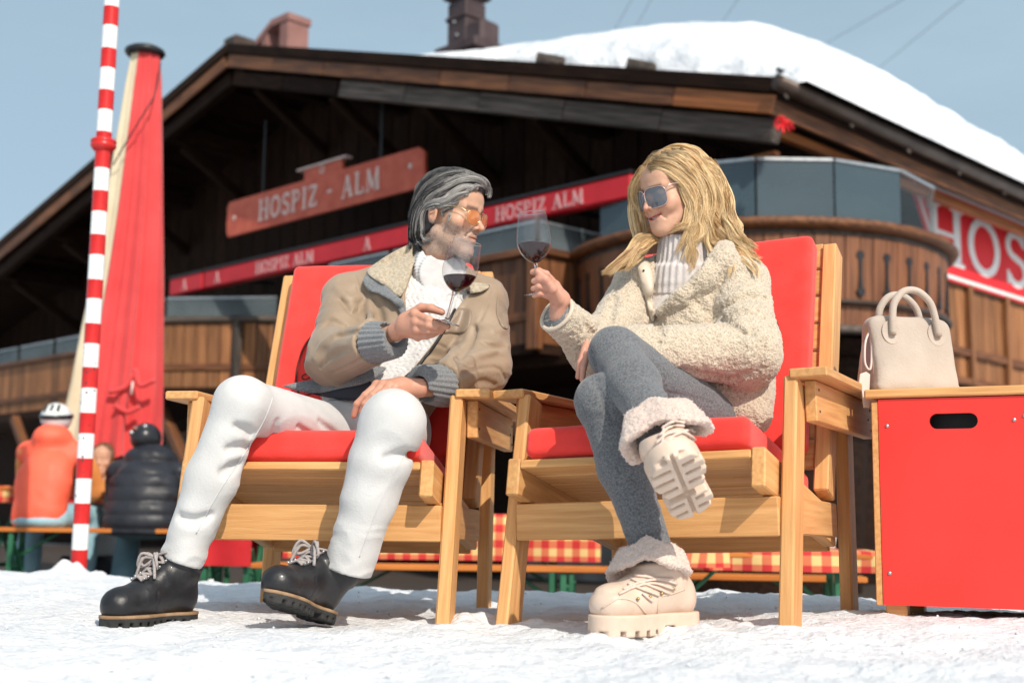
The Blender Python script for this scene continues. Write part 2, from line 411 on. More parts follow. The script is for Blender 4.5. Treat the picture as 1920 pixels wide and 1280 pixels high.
# pressed hollows round the feet of the furniture and the boots
for (hx, hy, hr, hd) in ((-.18, 3.35, .09, .014), (-.92, 3.50, .09, .012), (-.02, 3.40, .09, .014), (.66, 3.10, .1, .014), (-.02, 4.2, .08, .01), (-.65, 4.3, .08, .01)):
    r2 = ((XX-hx)**2+(YY-hy)**2)/hr**2; ZZ += hd*(np.exp(-(r2-1.2)**2*2.2)*.9-np.exp(-r2*1.6))
# heap of snow at the foot of the striped pole
r2 = ((XX+2.10)**2/.03+(YY-6.5)**2/.05); ZZ += .16*np.exp(-r2)*(1+.5*fbm(np.stack([XX*9, YY*9, XX*0], -1).reshape(-1, 3), 3, 5).reshape(XX.shape))
nx, ny = XX.shape; ii = np.arange(nx*ny).reshape(nx, ny)
Fq = np.stack([ii[:-1, :-1], ii[1:, :-1], ii[1:, 1:], ii[:-1, 1:]], -1).reshape(-1, 4)
g = link('snow_ground', mesh_of('snow_ground', np.stack([XX, YY, ZZ], -1).reshape(-1, 3), Fq, True), M_snow, kind='structure')
# dark boarded terrace between the snow bank and the chalet
M_deck = pmat('terrace_boards', (.030, .022, .018), (.075, .055, .045), scale=3, stretch=(.4, 8, 1), rough=.7, bump=.01, bscale=8, bstretch=(.4, 9, 1))
dx_ = np.linspace(-14, 7, 43); dy_ = np.linspace(6.6, 24, 30); DX, DY = np.meshgrid(dx_, dy_, indexing='ij'); DY = np.maximum(DY, crest(DX)+1.05)
DZ = np.interp(DX, [-5, -2.2, -1.2, 3], [-.30, -.33, -.50, -.52])+.045; ii = np.arange(DX.size).reshape(DX.shape)
link('terrace_floor', mesh_of('terrace_floor', np.stack([DX, DY, DZ], -1).reshape(-1, 3), np.stack([ii[:-1, :-1], ii[1:, :-1], ii[1:, 1:], ii[:-1, 1:]], -1).reshape(-1, 4), True), M_deck, kind='structure')
# loose crumbs of snow, many and uncountable
rng = np.random.default_rng(4); parts = []
ico_v = np.array([(0, 0, 1), (.9, 0, .3), (.28, .85, .35), (-.72, .53, .3), (-.72, -.53, .35), (.28, -.85, .3), (.4, .3, -.5), (-.5, .1, -.5), (.1, -.5, -.5)])
ico_f = [(0, 1, 2), (0, 2, 3), (0, 3, 4), (0, 4, 5), (0, 5, 1), (1, 6, 2), (2, 6, 7), (2, 7, 3), (3, 7, 4), (4, 7, 8), (4, 8, 5), (5, 8, 1), (1, 8, 6), (6, 8, 7)]
cx = rng.uniform(-2.2, 1.9, 1400); cy = rng.uniform(1.2, 5.0, 1400); cz = gz(cx, cy); cr_ = (.0015+.0045*rng.random(1400)**3)
VV = (ico_v[None]*cr_[:, None, None]*rng.uniform(.6, 1.4, (1400, 1, 3))+np.stack([cx, cy, cz+cr_*.3], 1)[:, None]).reshape(-1, 3)
FF = (np.array(ico_f)[None]+9*np.arange(1400)[:, None, None]).reshape(-1, 3)
link('snow_crumbs', mesh_of('snow_crumbs', VV, FF, False), M_snow, kind='stuff', label='small loose crumbs of snow scattered over the trodden snow', cat='snow')

# ================================================================== lettering (serif capitals as solid strokes)
def arc(cx, cy, rx, ry, a0, a1, n=14):
    return [(cx+rx*math.cos(rad(a0+(a1-a0)*i/n)), cy+ry*math.sin(rad(a0+(a1-a0)*i/n))) for i in range(n+1)]
K, N_ = .16, .075      # thick and thin stroke
def ser(x, y, w=.30): return ([(x-w/2, y), (x+w/2, y)], .07)
GLYPH = {
 'H': (.86, [([(.16, .02), (.16, .98)], K), ([(.70, .02), (.70, .98)], K), ([(.16, .5), (.70, .5)], N_), ser(.16, .03), ser(.16, .97), ser(.70, .03), ser(.70, .97)]),
 'O': (.88, [(arc(.44, .5, .34, .45, 90, 450, 30), .135)]),
 'S': (.68, [(arc(.34, .735, .22, .215, 20, 270, 14)+arc(.34, .265, .24, .235, 90, -160, 14), .125), ([(.56, .74), (.56, .98)], .06), ([(.10, .02), (.10, .26)], .06)]),
 'P': (.74, [([(.17, .02), (.17, .98)], K), ([(.17, .94), (.40, .94)]+arc(.40, .72, .22, .22, 90, -90, 10)+[(.17, .5)], .10), ser(.17, .03, .34), ser(.12, .97, .2)]),
 'I': (.40, [([(.2, .02), (.2, .98)], K), ser(.2, .03, .32), ser(.2, .97, .32)]),
 'Z': (.74, [([(.08, .94), (.64, .94)], .10), ([(.62, .93), (.12, .07)], K), ([(.10, .06), (.66, .06)], .10), ([(.10, .94), (.10, .76)], .06), ([(.65, .06), (.65, .26)], .06)]),
 'A': (.86, [([(.14, .02), (.42, .97)], N_), ([(.40, .97), (.72, .02)], K), ([(.23, .34), (.62, .34)], N_), ser(.14, .03, .24), ser(.72, .03, .28)]),
 'L': (.70, [([(.17, .02), (.17, .98)], K), ([(.10, .06), (.62, .06)], .10), ([(.62, .06), (.62, .28)], .06), ser(.17, .97, .32)]),
 'M': (1.02, [([(.14, .02), (.17, .97)], N_), ([(.16, .97), (.50, .12)], K), ([(.50, .12), (.82, .97)], N_), ([(.84, .02), (.82, .97)], K), ser(.14, .03, .24), ser(.84, .03, .28)]),
 '-': (.5, [([(.08, .5), (.42, .5)], .12)]), ' ': (.45, []),
 '*': (.5, [([(.25, .3), (.25, .7)], .1), ([(.08, .4), (.42, .6)], .1), ([(.08, .6), (.42, .4)], .1)]),
}
def glyph_mesh(ch, h, depth, lift=.0015):
    """upright in local x,z ; front faces -y"""
    parts = []
    for si, (pl, wd) in enumerate(GLYPH[ch][1]):
        pl = np.array(pl); t = np.gradient(pl, axis=0); t /= np.linalg.norm(t, axis=1)[:, None]
        nn = np.stack([-t[:, 1], t[:, 0]], 1)*wd/2; a = (pl+nn)*h; b = (pl-nn)*h; y0 = -depth-lift*si; m_ = len(pl)
        v = [(x, y0, z) for x, z in a]+[(x, y0, z) for x, z in b]+[(x, 0, z) for x, z in a]+[(x, 0, z) for x, z in b]
        f = []
        for i in range(m_-1):
            f += [(i, m_+i, m_+i+1, i+1), (i, i+1, 2*m_+i+1, 2*m_+i), (m_+i+1, m_+i, 3*m_+i, 3*m_+i+1)]
        f += [(0, 2*m_, 3*m_, m_), (m_-1, 2*m_-1, 4*m_-1, 3*m_-1)]
        parts.append((np.array(v), f))
    return merge(parts)
def lettering(text, h, depth, mat, parent, x0, y, z0, sp=.06, shear=0., name='letter', wscale=1.):
    x = x0
    for ch in text:
        if ch != ' ':
            v, f = glyph_mesh(ch, h, depth); v = v.copy(); v[:, 0] = v[:, 0]*wscale+v[:, 2]*shear
            link(name, mesh_of(name, v, f), mat, parent, T((x, y, z0)))
        x += (GLYPH[ch][0]*wscale+sp)*h
    return x-x0
def textw(text, h, sp=.06, wscale=1.): return sum((GLYPH[c][0]*wscale+sp)*h for c in text)

# ================================================================== the chalet
OB = np.array([2.65, 12.5, 0.]); d1 = nrm([-.713, .701, 0]); d2 = nrm([d1[1], -d1[0], 0])
MB = Matrix.Identity(4)
for i in range(3): MB[i][0] = d2[i]; MB[i][1] = d1[i]; MB[i][3] = OB[i]
MB[2][2] = 1
def L(a, b, z): return (b, a, z)                       # chalet local: x = b (along the eaves), y = a (along the gable)
def tolocal(p): q = np.asarray(p)-OB; return np.array([q@d1, q@d2, q[2]])     # -> a, b, z
chalet = thing('chalet', 'large dark timber mountain chalet with deep gable roof behind the two chairs', 'chalet', mw=MB)
RA, RZ = 10.13, 7.70
def rz(a): return 4.70+.2965*a if a <= RA else RZ-.255*(a-RA)
def prism(name, quad_az, b0, b1, mat, parent=chalet):
    v = [L(a, b0, z) for a, z in quad_az]+[L(a, b1, z) for a, z in quad_az]; n = len(quad_az)
    f = [tuple(range(n)), tuple(range(2*n-1, n-1, -1))]+[(i, n+i, n+(i+1) % n, (i+1) % n) for i in range(n)]
    bm = bmesh.new(); vs = [bm.verts.new(x) for x in v]
    for q in f: bm.faces.new([vs[i] for i in q])
    bmesh.ops.recalc_face_normals(bm, faces=bm.faces); me = bpy.data.meshes.new(name); bm.to_mesh(me); bm.free()
    return link(name, me, mat, parent)
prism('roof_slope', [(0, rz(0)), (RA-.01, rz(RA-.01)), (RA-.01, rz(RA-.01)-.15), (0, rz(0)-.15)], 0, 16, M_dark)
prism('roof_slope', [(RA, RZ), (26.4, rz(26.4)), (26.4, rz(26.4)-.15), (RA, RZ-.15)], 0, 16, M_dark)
def rake(name, a0, a1, b, drop, w_, h_, mat):
    beam(name, L(a0, b, rz(a0)-drop), L(a1, b, rz(a1)-drop), w_, h_, mat, chalet, bev=.01)
rake('bargeboard', 0, RA-.02, -.045, .02, .06, .16, M_dark); rake('bargeboard', RA+.02, 26.4, -.045, .02, .06, .16, M_dark)
for k in range(8):
    a0 = .02+k*1.262; rake('trim_board', a0, a0+1.25, -.02+.004*(k % 2), .22, .05, .20, M_brown if k not in (0,) else M_orange)
for k in range(12):
    a0 = RA+.03+k*1.27; rake('trim_board', a0, a0+1.26, -.02+.004*(k % 2), .22, .05, .20, M_brown)
for k in range(5):
    a0 = .1+k*1.45; rake('edge_beam', a0, a0+1.44, .16+.004*(k % 2), .47, .16, .24, M_grey)
for k in range(2): rake('edge_beam', 7.4+k*1.36, 8.75+k*1.36, .16, .47, .16, .22, M_dark)
rake('edge_beam', RA+.05, 26.3, .16, .45, .16, .22, M_dark)
for a in (1.7, 3.9, 6.0, 8.1, RA, 12.3, 14.4, 16.5, 18.6):
    z = rz(a)-.17
    beam('purlin', L(a, .2, z-.16), L(a, 2.0, z-.16), .24, .32, M_dark, chalet, bev=.02)
    beam('purlin_bracket', L(a, .55, z-.34), L(a, 2.0, z-1.15), .16, .18, M_dark, chalet, bev=.02)
for a in np.arange(1.0, 19.6, .9):
    beam('rafter', L(a, .3, rz(a)-.19), L(a, 1.98, rz(a)-.19), .10, .07, M_dark, chalet)
# walls
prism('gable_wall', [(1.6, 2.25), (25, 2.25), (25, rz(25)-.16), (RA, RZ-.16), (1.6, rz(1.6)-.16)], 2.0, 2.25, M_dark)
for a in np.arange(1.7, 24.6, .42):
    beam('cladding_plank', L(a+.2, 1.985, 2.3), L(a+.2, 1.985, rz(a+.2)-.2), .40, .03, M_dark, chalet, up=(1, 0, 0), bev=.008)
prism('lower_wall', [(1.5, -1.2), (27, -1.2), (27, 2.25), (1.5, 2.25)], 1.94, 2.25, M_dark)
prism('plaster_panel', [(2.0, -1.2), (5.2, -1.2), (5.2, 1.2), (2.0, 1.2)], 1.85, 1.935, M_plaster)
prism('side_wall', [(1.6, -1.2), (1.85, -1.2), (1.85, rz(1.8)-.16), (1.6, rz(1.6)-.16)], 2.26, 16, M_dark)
for a in (2.6, 4.6, 6.9, 9.2, 11.6, 14.1, 16.4):
    wn = beam('window', L(a, 1.93, .25), L(a, 1.93, 1.85), 1.25, .06, M_brown, chalet, up=(1, 0, 0), bev=.01)
    link('pane', box_me('pane', 1.4, 1.07, .02, .002), M_black, wn, T((0, 0, -.035)))
for a in (3.2, 5.6, 8.0, 10.6, 13.2, 15.8):
    beam('gallery_post', L(a, -.1, -.7), L(a, -.1, 2.2), .2, .2, M_brown, chalet, bev=.02)
    beam('post_brace', L(a+.05, -.1, 1.1), L(a+1.0, -.1, 2.1), .16, .16, M_brown, chalet, bev=.02)
# facade balcony: a folded front of upright planks with a glass screen above
BZ0, BZ1 = 2.26, 3.30
def plank_row(parent, A, B, z0, z1, wd, mat, lift=0):
    A = np.array(A, float); B = np.array(B, float); Ln = np.linalg.norm(B-A); n = max(1, round(Ln/wd)); e = (B-A)/Ln; nn = (e[1], -e[0], 0)
    for k in range(n):
        c = A+e*(k+.5)*Ln/n
        beam('plank', (c[1], c[0], z0+random.uniform(-.012, .012)), (c[1], c[0], z1), Ln/n-.012, .03, mat, parent, up=(nn[1], nn[0], 0), bev=.005)
def seg3(A, z): return (A[1], A[0], z)
front = [(26.5, .75), (12.4, .75), (11.05, -.42), (9.5, .75), (7.9, .75), (6.9, -.33), (3.0, -.33), (2.93, .75)]
bal_par = thing('facade_balcony', None, None, mw=Matrix.Identity(4)); bal_par.parent = chalet
link('floor_slab', box_me('floor_slab', 2.1, 23.6, .16, .01), M_dark, bal_par, T((.95+.1, 14.6, 2.14)))
for i in range(len(front)-1):
    A, B = np.array(front[i]), np.array(front[i+1]); far = i in (3, 4)
    plank_row(bal_par, A, B, BZ0, BZ1, .19, M_brown if i >= 3 else M_warm)  # right-hand segments get darker planks to paint in their shadow
    beam('handrail', seg3(A, 3.35), seg3(B, 3.35), .17, .09, M_brown if i != 2 else M_grey, bal_par, bev=.015)
    off = nrm(np.array([(B-A)[1], -(B-A)[0]]))*.03
    if off[1] > 0 or (off[1] == 0): off = -off
    beam('batten', seg3(A+off, 2.60), seg3(B+off, 2.60), .04, .10, M_brown, bal_par); beam('batten', seg3(A+off, 2.22), seg3(B+off, 2.22), .06, .12, M_dark, bal_par)
    n = max(1, round(np.linalg.norm(B-A)/1.5))
    for k in range(n):
        a_, b_ = A+(B-A)*(k+.04)/n, A+(B-A)*(k+.96)/n
        gl = beam('glass_screen', seg3(a_, 3.545), seg3(b_, 3.545), .012, .27, M_glass2, bal_par, bev=0)
        beam('screen_rail', seg3(a_, 3.695), seg3(b_, 3.695), .03, .03, M_steel, bal_par)
    beam('rail_post', seg3(B+off*1.3, 2.2), seg3(B+off*1.3, 3.31), .16, .13, M_grey if i in (1, 2) else M_brown, bal_par, up=(1, 0, 0), bev=.01)
mid = np.array(front[2])*.35+np.array(front[3])*.65; beam('rail_post', seg3(mid+np.array([-.05, -.05]), 2.25), seg3(mid+np.array([-.05, -.05]), 3.31), .15, .10, M_grey, bal_par, up=(1, 0, 0), bev=.01)
# round corner balcony
BC = np.array([1.6, 2.0]); BR = 2.16
bar = thing('corner_balcony', None, None, mw=T(L(BC[0], BC[1], 0))); bar.parent = chalet
ccw = OB+BC[0]*d1+BC[1]*d2; tc_ = nrm((CAM-ccw)*np.array([1, 1, 0])); th0 = math.atan2(tc_@d1, tc_@d2)   # angle in local (b,a)
da = .170/BR
for k in range(-22, 23):
    th = th0+k*da; c, s = math.cos(th), math.sin(th); r = BR-.03*((k % 2)*.12)
    beam('plank', (r*c*.975, r*s*.975, BZ0), (r*c, r*s, BZ1), .162, .03, M_barrel, bar, up=(c, s, 0), bev=.005)
    if k % 2 == 0:
        th2 = th+da/2; c, s = math.cos(th2), math.sin(th2); e = np.array([-s, c, 0]); R_ = BR+.012
        pl = [(-.022, -.15), (-.050, -.185), (-.030, -.235), (.030, -.235), (.050, -.185), (.022, -.15), (.013, 0), (.022, .15), (.050, .185), (.030, .235), (-.030, .235), (-.050, .185), (-.022, .15), (-.013, 0)]
        me = bevel_poly('slot_shade', pl, .022); mw = Matrix((Vector(e), Vector((c, s, 0)), Vector((0, 0, 1)))).transposed().to_4x4()  # raised black solid painted as the shaded slot; nothing is cut through
        mw.translation = (R_*.990*c, R_*.990*s, 2.86); link('slot_shade', me, M_black, bar, mw)
def ring(name, R, z, w_, h_, mat, t0, t1, n=56):
    pts = [(R*math.cos(t0+(t1-t0)*i/n), R*math.sin(t0+(t1-t0)*i/n), z) for i in range(n+1)]
    v, f = tube(pts, 1., 8, flat=(w_, h_)); link(name, mesh_of(name, v, f, True), mat, bar)
ring('handrail', BR+.03, 3.36, .11, .065, M_brown, th0-1.75, th0+1.75)
ring('inner_rail', BR-.02, 3.27, .05, .03, M_grey, th0-1.75, th0+1.75)
ring('hoop', BR+.0, 2.55, .045, .03, M_gutter, th0-1.75, th0+1.75)
ring('hoop', BR-.03, 2.27, .06, .05, M_grey, th0-1.75, th0+1.75)
v, f = lathe([(0, 2.06), (BR-.25, 2.06), (BR-.12, 2.2), (0, 2.21)], 48); link('balcony_floor', mesh_of('balcony_floor', v, f), M_dark, bar)
v, f = lathe([(0, -1), (1.1, -1), (1.25, 1.2), (1.7, 2.05), (0, 2.05)], 32); link('corbel', mesh_of('corbel', v, f), M_dark, bar)
def on_circle(px, R):
    d = ray(px, 400)[:2]; o = CAM[:2]-ccw[:2]; A_ = d@d; B_ = o@d; C_ = o@o-R*R; t = (-B_-math.sqrt(B_*B_-A_*C_))/A_
    q = o+d*t; return math.atan2(q@d1[:2], q@d2[:2])
GR = BR-.1
ths = [on_circle(x, GR) for x in (1125, 1262, 1418, 1565, 1690)]; ths.append(ths[-1]+(ths[-1]-ths[-2])*1.0); ths.append(ths[-1]+(ths[-1]-ths[-2]))
for i in range(len(ths)-1):
    A = np.array([GR*math.cos(ths[i]), GR*math.sin(ths[i])]); B = np.array([GR*math.cos(ths[i+1]), GR*math.sin(ths[i+1])])
    a_, b_ = A+(B-A)*.012, A+(B-A)*.988
    beam('glass_screen', (*a_, 3.735), (*b_, 3.735), .014, .63, M_glass if i < 4 else M_clear, bar, bev=0)
    beam('screen_rail', (*a_, 4.07), (*b_, 4.07), .05, .035, M_steel, bar)
    beam('screen_post', (*A, 3.4), (*A, 4.05), .03, .03, M_steel, bar)
# side balcony under the banner
side = thing('side_balcony', None, None, mw=Matrix.Identity(4)); side.parent = chalet
for k in range(34):
    b = 3.7+k*.2; beam('plank', L(.82+.006*(k % 2), b, 2.2), L(.82+.006*(k % 2), b, 3.60), .19, .03, M_warm, side, up=(0, -1, 0), bev=.005)
for k in range(6):
    beam('upright', L(.77, 4.75+k*1.18, 2.2), L(.77, 4.75+k*1.18, 3.6), .11, .07, M_warm, side, up=(0, -1, 0))
for z in (2.22, 2.62, 3.56): beam('batten', L(.775+.001*z, 3.7, z), L(.775+.001*z, 10.5, z), .06, .10, M_brown, side)
beam('floor_slab', L(1.3, 3.7, 2.1), L(1.3, 10.5, 2.1), 1.0, .14, M_dark, side)
# eaves along the right side
for z, a, h_, mat, w_ in ((4.50, .06, .22, M_brown, .05), (4.36, .30, .10, M_orange, .10), (4.52, .9, .2, M_dark, .16)):
    beam('eaves_beam', L(a, -.02 if a < .2 else .35, z), L(a, 16, z), w_, h_, mat, chalet)
beam('tie_beam', L(.35, .55, 4.15), L(1.6, .55, 4.15), .1, .08, M_orange, chalet)
pts = [L(-.10, b, 4.66) for b in np.linspace(-.12, 16, 10)]; v, f = tube(pts, .085, 10); link('gutter', mesh_of('gutter', v, f, True), M_gutter, chalet)
for k in range(13):
    b = .0+k*1.28; beam('gutter_bracket', L(-.13, b, 4.52), L(.02, b, 4.78), .05, .02, M_grey, chalet)
    beam('snow_guard_post', L(.05, b+.3, 4.72), L(.05, b+.3, 4.93), .03, .03, M_gutter, chalet, up=(1, 0, 0))
beam('snow_guard', L(.05, .1, 4.82), L(.05, 16, 4.82), .035, .05, M_black, chalet); beam('snow_guard', L(.05, .1, 4.90), L(.05, 16, 4.90), .035, .035, M_black, chalet)
for k in range(46):
    b = .9+k*.19+random.uniform(-.06, .06); h_ = random.uniform(.05, .16)
    v, f = tube([(0, 0, 0), (0, 0, -h_*.5), (0, 0, -h_)], [.014, .009, .002], 5); link('icicle', mesh_of('icicle', v, f, True), M_glass2, chalet, T(L(-.02, b, 4.95)))
for a_, r_ in ((3.35, .10), (1.95, .09)):
    v, f = tube([L(a_, -.02, rz(a_)+.10), L(a_-.55, .5, rz(a_-.55)+.12), L(a_-1.1, 1.3, rz(a_-1.1)+.12)], r_, 12); link('snow_guard_log', mesh_of('snow_guard_log', v, f, True), M_grey, chalet)
# chimneys
def chim(px, py, b, dims, mat):
    d = ray(px, py); t = ((OB+b*d2-CAM)@d2)/(d@d2); p = tolocal(CAM+d*t); return p
c0 = chim(882, 99, 2.6, None, None)
ch = thing('chimney', None, None, mw=T(L(c0[0], c0[1], c0[2]-.25))); ch.parent = chalet
def cb(name, x, y, z, sx, sy, sz, mat, par, bev=.02): return link(name, box_me(name, sx, sy, sz, bev), mat, par, T((x, y, z)))
cb('flashing', 0, -.05, .22, .8, .95, .16, M_chim, ch); cb('shaft', 0, .1, .62, .44, .44, .9, M_chim, ch); cb('vent_box', 0, -.27, .45, .42, .42, .42, M_chim, ch, .06)
cb('collar', 0, .1, .80, .5, .5, .07, M_chim, ch); cb('cowl_neck', 0, .1, 1.02, .36, .4, .3, M_chim, ch); cb('cowl', 0, .1, 1.40, .6, .62, .55, M_chim, ch, .05)
for q in (-.13, .1): link('bolt', box_me('bolt', .05, .05, .05, .015), M_steel, ch, T((-.24, .1+q*.3, .62+q)))
c1 = chim(545, 92, 3.2, None, None)
ch2 = thing('arched_chimney', None, None, mw=T(L(c1[0], c1[1], c1[2]-.4))); ch2.parent = chalet
cb('pier', 0, -.10, .48, .5, .28, .96, M_chim2, ch2); cb('pier', 0, .55, .40, .5, .22, .80, M_chim2, ch2); beam('cover_slab', (0, -.27, .93), (0, .33, .93), .55, .14, M_chim2, ch2); beam('cover_slab', (0, .32, .92), (0, .80, .66), .55, .12, M_chim2, ch2)
c2 = chim(450, 90, 2.0, None, None); cb('ridge_vent', c2[1], c2[0], c2[2]+.0, .5, .42, .34, M_gutter, chalet, .05)
# snow lying thick on the right-hand roof slope
aa = np.concatenate([np.linspace(-.28, .6, 22), np.linspace(.68, 6.6, 56)]); bb = np.concatenate([np.linspace(.12, 1.6, 34), np.linspace(1.7, 15.5, 90)])
A2, B2 = np.meshgrid(aa, bb, indexing='ij')
h = .95*np.interp(A2, [-.28, .2, 1.0, 1.8, 3, 4.4, 5.8, 6.6], [.48, .74, .95, 1.0, .86, .62, .34, .0])
h *= np.sqrt(np.clip((B2-.12)/1.0, 0, 1))*np.clip((A2+.28)/.10, 0, 1)**.45
pn = np.stack([A2, B2, A2*0], -1).reshape(-1, 3)
h *= np.interp(B2, [0, 2.5, 4.5, 6.8, 8.2, 10, 16], [1, 1.08, 1.04, .70, .90, .80, .8])
h += (.06*fbm(pn*.5, 2, 4)+.03*fbm(pn*2.2, 3, 8)).reshape(h.shape)*np.clip(h*2, 0, 1)
Zs = np.maximum(4.70+.2965*A2+.01, 4.70)+np.maximum(h, 0); Zs[A2 < 0] -= 0
Vs = np.stack([B2, A2, Zs], -1).reshape(-1, 3); na, nb = A2.shape; ii = np.arange(na*nb).reshape(na, nb)
Fs = np.stack([ii[:-1, :-1], ii[:-1, 1:], ii[1:, 1:], ii[1:, :-1]], -1).reshape(-1, 4)
link('roof_snow', mesh_of('roof_snow', Vs, Fs, True), M_snow2, None, MB, label='deep rounded layer of snow lying on the chalet roof', cat='snow', kind='stuff')

# signs on the chalet: thing frames with local x along the board (to the viewer's right), -y towards the viewer
def facade_frame(a, b, z):
    p = OB+a*d1+b*d2; X = -d1; Y = d2
    mm = Matrix.Identity(4)
    for i in range(3): mm[i][0] = X[i]; mm[i][1] = Y[i]; mm[i][3] = p[i]
    mm[2][3] = z; return mm
# carved sign hanging in the gable
sb = .62; k_ = np.interp(sb, [0, 1], [0, 1]); sa0 = 9.99+1.565*sb; sa1 = 5.36+1.135*sb; sz0 = 4.586+.40*sb; sz1 = 5.145+.452*sb
sw, sh = sa0-sa1, sz1-sz0
sign = thing('gable_sign', 'faded red wooden sign with pale carved lettering hanging in the gable', 'sign', mw=facade_frame(sa0, sb, sz0))
o_ = [(.10*sh, 0), (sw-.10*sh, 0), (sw-.02*sh, .16*sh), (sw, .34*sh), (sw-.03*sh, .66*sh), (sw-.02*sh, .84*sh), (sw-.22*sh, sh),
      (.62*sw, sh*1.0), (.62*sw, sh*1.26), (.43*sw, sh*1.26), (.43*sw, sh), (.10*sh, sh), (0, .84*sh), (.03*sh, .66*sh), (0, .40*sh), (.02*sh, .16*sh)]
link('board', bevel_poly('board', o_, .06, .008), M_signred, sign)
beam('crown_ledge', (.40*sw, .02, 1.29*sh), (.65*sw, .02, 1.29*sh), .12, .05*sh, M_signwhite, sign)
tw = textw('HOSPIZ - ALM', .58*sh, .10)
lettering('HOSPIZ - ALM', .58*sh, .012, M_signwhite, sign, sw*.5-tw*.5*.93, -.002, .22*sh, .10, wscale=.93)
lettering('*', .36*sh, .012, M_signwhite, sign, .05*sw-.06, -.002, .32*sh, name='ornament'); lettering('*', .36*sh, .012, M_signwhite, sign, .93*sw, -.002, .40*sh, name='ornament')
v, f = lathe([(.07*sh, 0), (.10*sh, 0), (.10*sh, .012), (.07*sh, .012), (.07*sh, 0)], 20); link('ornament', mesh_of('ornament', v, f), M_signwhite, sign, T((.525*sw, -.002, 1.13*sh)) @ Matrix.Rotation(rad(90), 4, 'X'))
for fx in (.2, .8): beam('hanger', (fx*sw, .03, sh*1.0), (fx*sw, .03, sh+1.2), .03, .03, M_black, sign, up=(1, 0, 0))
# the two long awning cassettes
ab = .0
for a0, a1, lab, txts in ((11.60, 10.62, 'short red awning cassette with pale emblem beside the closed parasol', []),
                          (10.56, 1.90, 'long red awning cassette with pale lettering under the gable sign', [(.165, 'HOSPIZ ALM'), (.755, 'HOSPIZ ALM')])):
    z0 = 3.84; w_ = a0-a1
    aw = thing('awning_cassette', lab, 'awning', mw=facade_frame(a0, ab, z0), group='awning cassettes under the gable')
    link('housing', box_me('housing', w_, .16, .27, .02), M_awn, aw, T((w_/2, .08, .15))); link('top_cover', box_me('top_cover', w_+.02, .20, .04, .01), M_black, aw, T((w_/2, .09, .31)))
    for fx, tx in txts: lettering(tx, .18, .006, M_awnw, aw, fx*w_, -.002, .06, .07)
    for fx in ((.4,) if w_ < 2 else (.035, .46)):
        lettering('A', .18, .006, M_awnw, aw, fx*w_, -.002, .06, name='emblem')
    for fx in ((.5,) if w_ < 2 else (.06, .3, .55, .78, .96)):
        beam('arm_bracket', (fx*w_, .1, .33), (fx*w_, 1.7, .40), .06, .06, M_black, aw)
# big banner on the side balcony
bm_ = Matrix.Identity(4); p_ = OB+.74*d1+4.15*d2
for i in range(3): bm_[i][0] = d2[i]; bm_[i][1] = d1[i]; bm_[i][3] = p_[i]
bm_[2][3] = 3.53
ban = thing('banner', 'large red banner with big white serif lettering on the side of the chalet', 'banner', mw=bm_)
BW, BH = 8.2, 1.27
link('panel', bevel_poly('panel', [(.92, 0), (BW, 0), (BW, BH), (.02, BH)], .03), M_ban, ban)
beam('border', (1.0, -.004, .055), (BW, -.004, .055), .012, .05, M_banw, ban, bev=0); beam('border', (.16, -.004, BH-.06), (BW, -.004, BH-.06), .012, .05, M_banw, ban, bev=0)
beam('border', (.20, -.007, BH-.10), (.62, -.007, .56), .012, .05, M_banw, ban, bev=0)
lettering('HOSPIZ', .80, .008, M_banw, ban, .52, -.002, .22, .12, wscale=1.55)

# bunch of red ribbon at the corner of the eaves
rb = thing('ribbon_bow', 'small red ribbon bow tied at the corner of the eaves', 'ribbon', loc=tuple(P(1470, 232, 12.35)))
for k in range(9):
    a = k*.7; q = [(0, 0, 0), (.06*math.cos(a), .03*math.sin(a*2), .05*math.sin(a)+.02), (.10*math.cos(a+.4), .04*math.sin(a), .08*math.sin(a+.3)-.03), (.03*math.cos(a), 0, -.01)]
    v, f = tube(smoothpath(q, 10), .016, 6, flat=(1, .35)); link('loop', mesh_of('loop', v, f, True), M_ban, rb)
# ================================================================== the two lounge chairs
CL = frame(-.5402, 3.3986, 0, .1428, .0044); CR = frame(.3109, 3.2046, .0195, .4671, .032)
M_print = pmat('brown_print', (.10, .012, .008), rough=.8)
M_screw = pmat('screw_head', (.05, .04, .035), rough=.5)
def rounded_slab(name, sx, sy, sz, bulge=.012, r=.022, nx=26, ny=26, puff=None):
    """cushion: superellipse-edged slab centred at the origin, seam round the edge"""
    def f(p):
        q = np.abs(p); tx = 1-(q[:, 0]/(sx/2))**2; ty = 1-(q[:, 1]/(sy/2))**2
        pf = bulge*np.clip(tx, 0, 1)**.6*np.clip(ty, 0, 1)**.6
        return rbox(p, (0, 0, 0), (sx/2, sy/2, sz/2), r)-pf-.0012*fbm(p*14, 2, 5)
    return sdf_mesh(f, (-sx/2-.04, -sy/2-.04, -sz/2-.04), (sx/2+.04, sy/2+.04, sz/2+.04), .009)
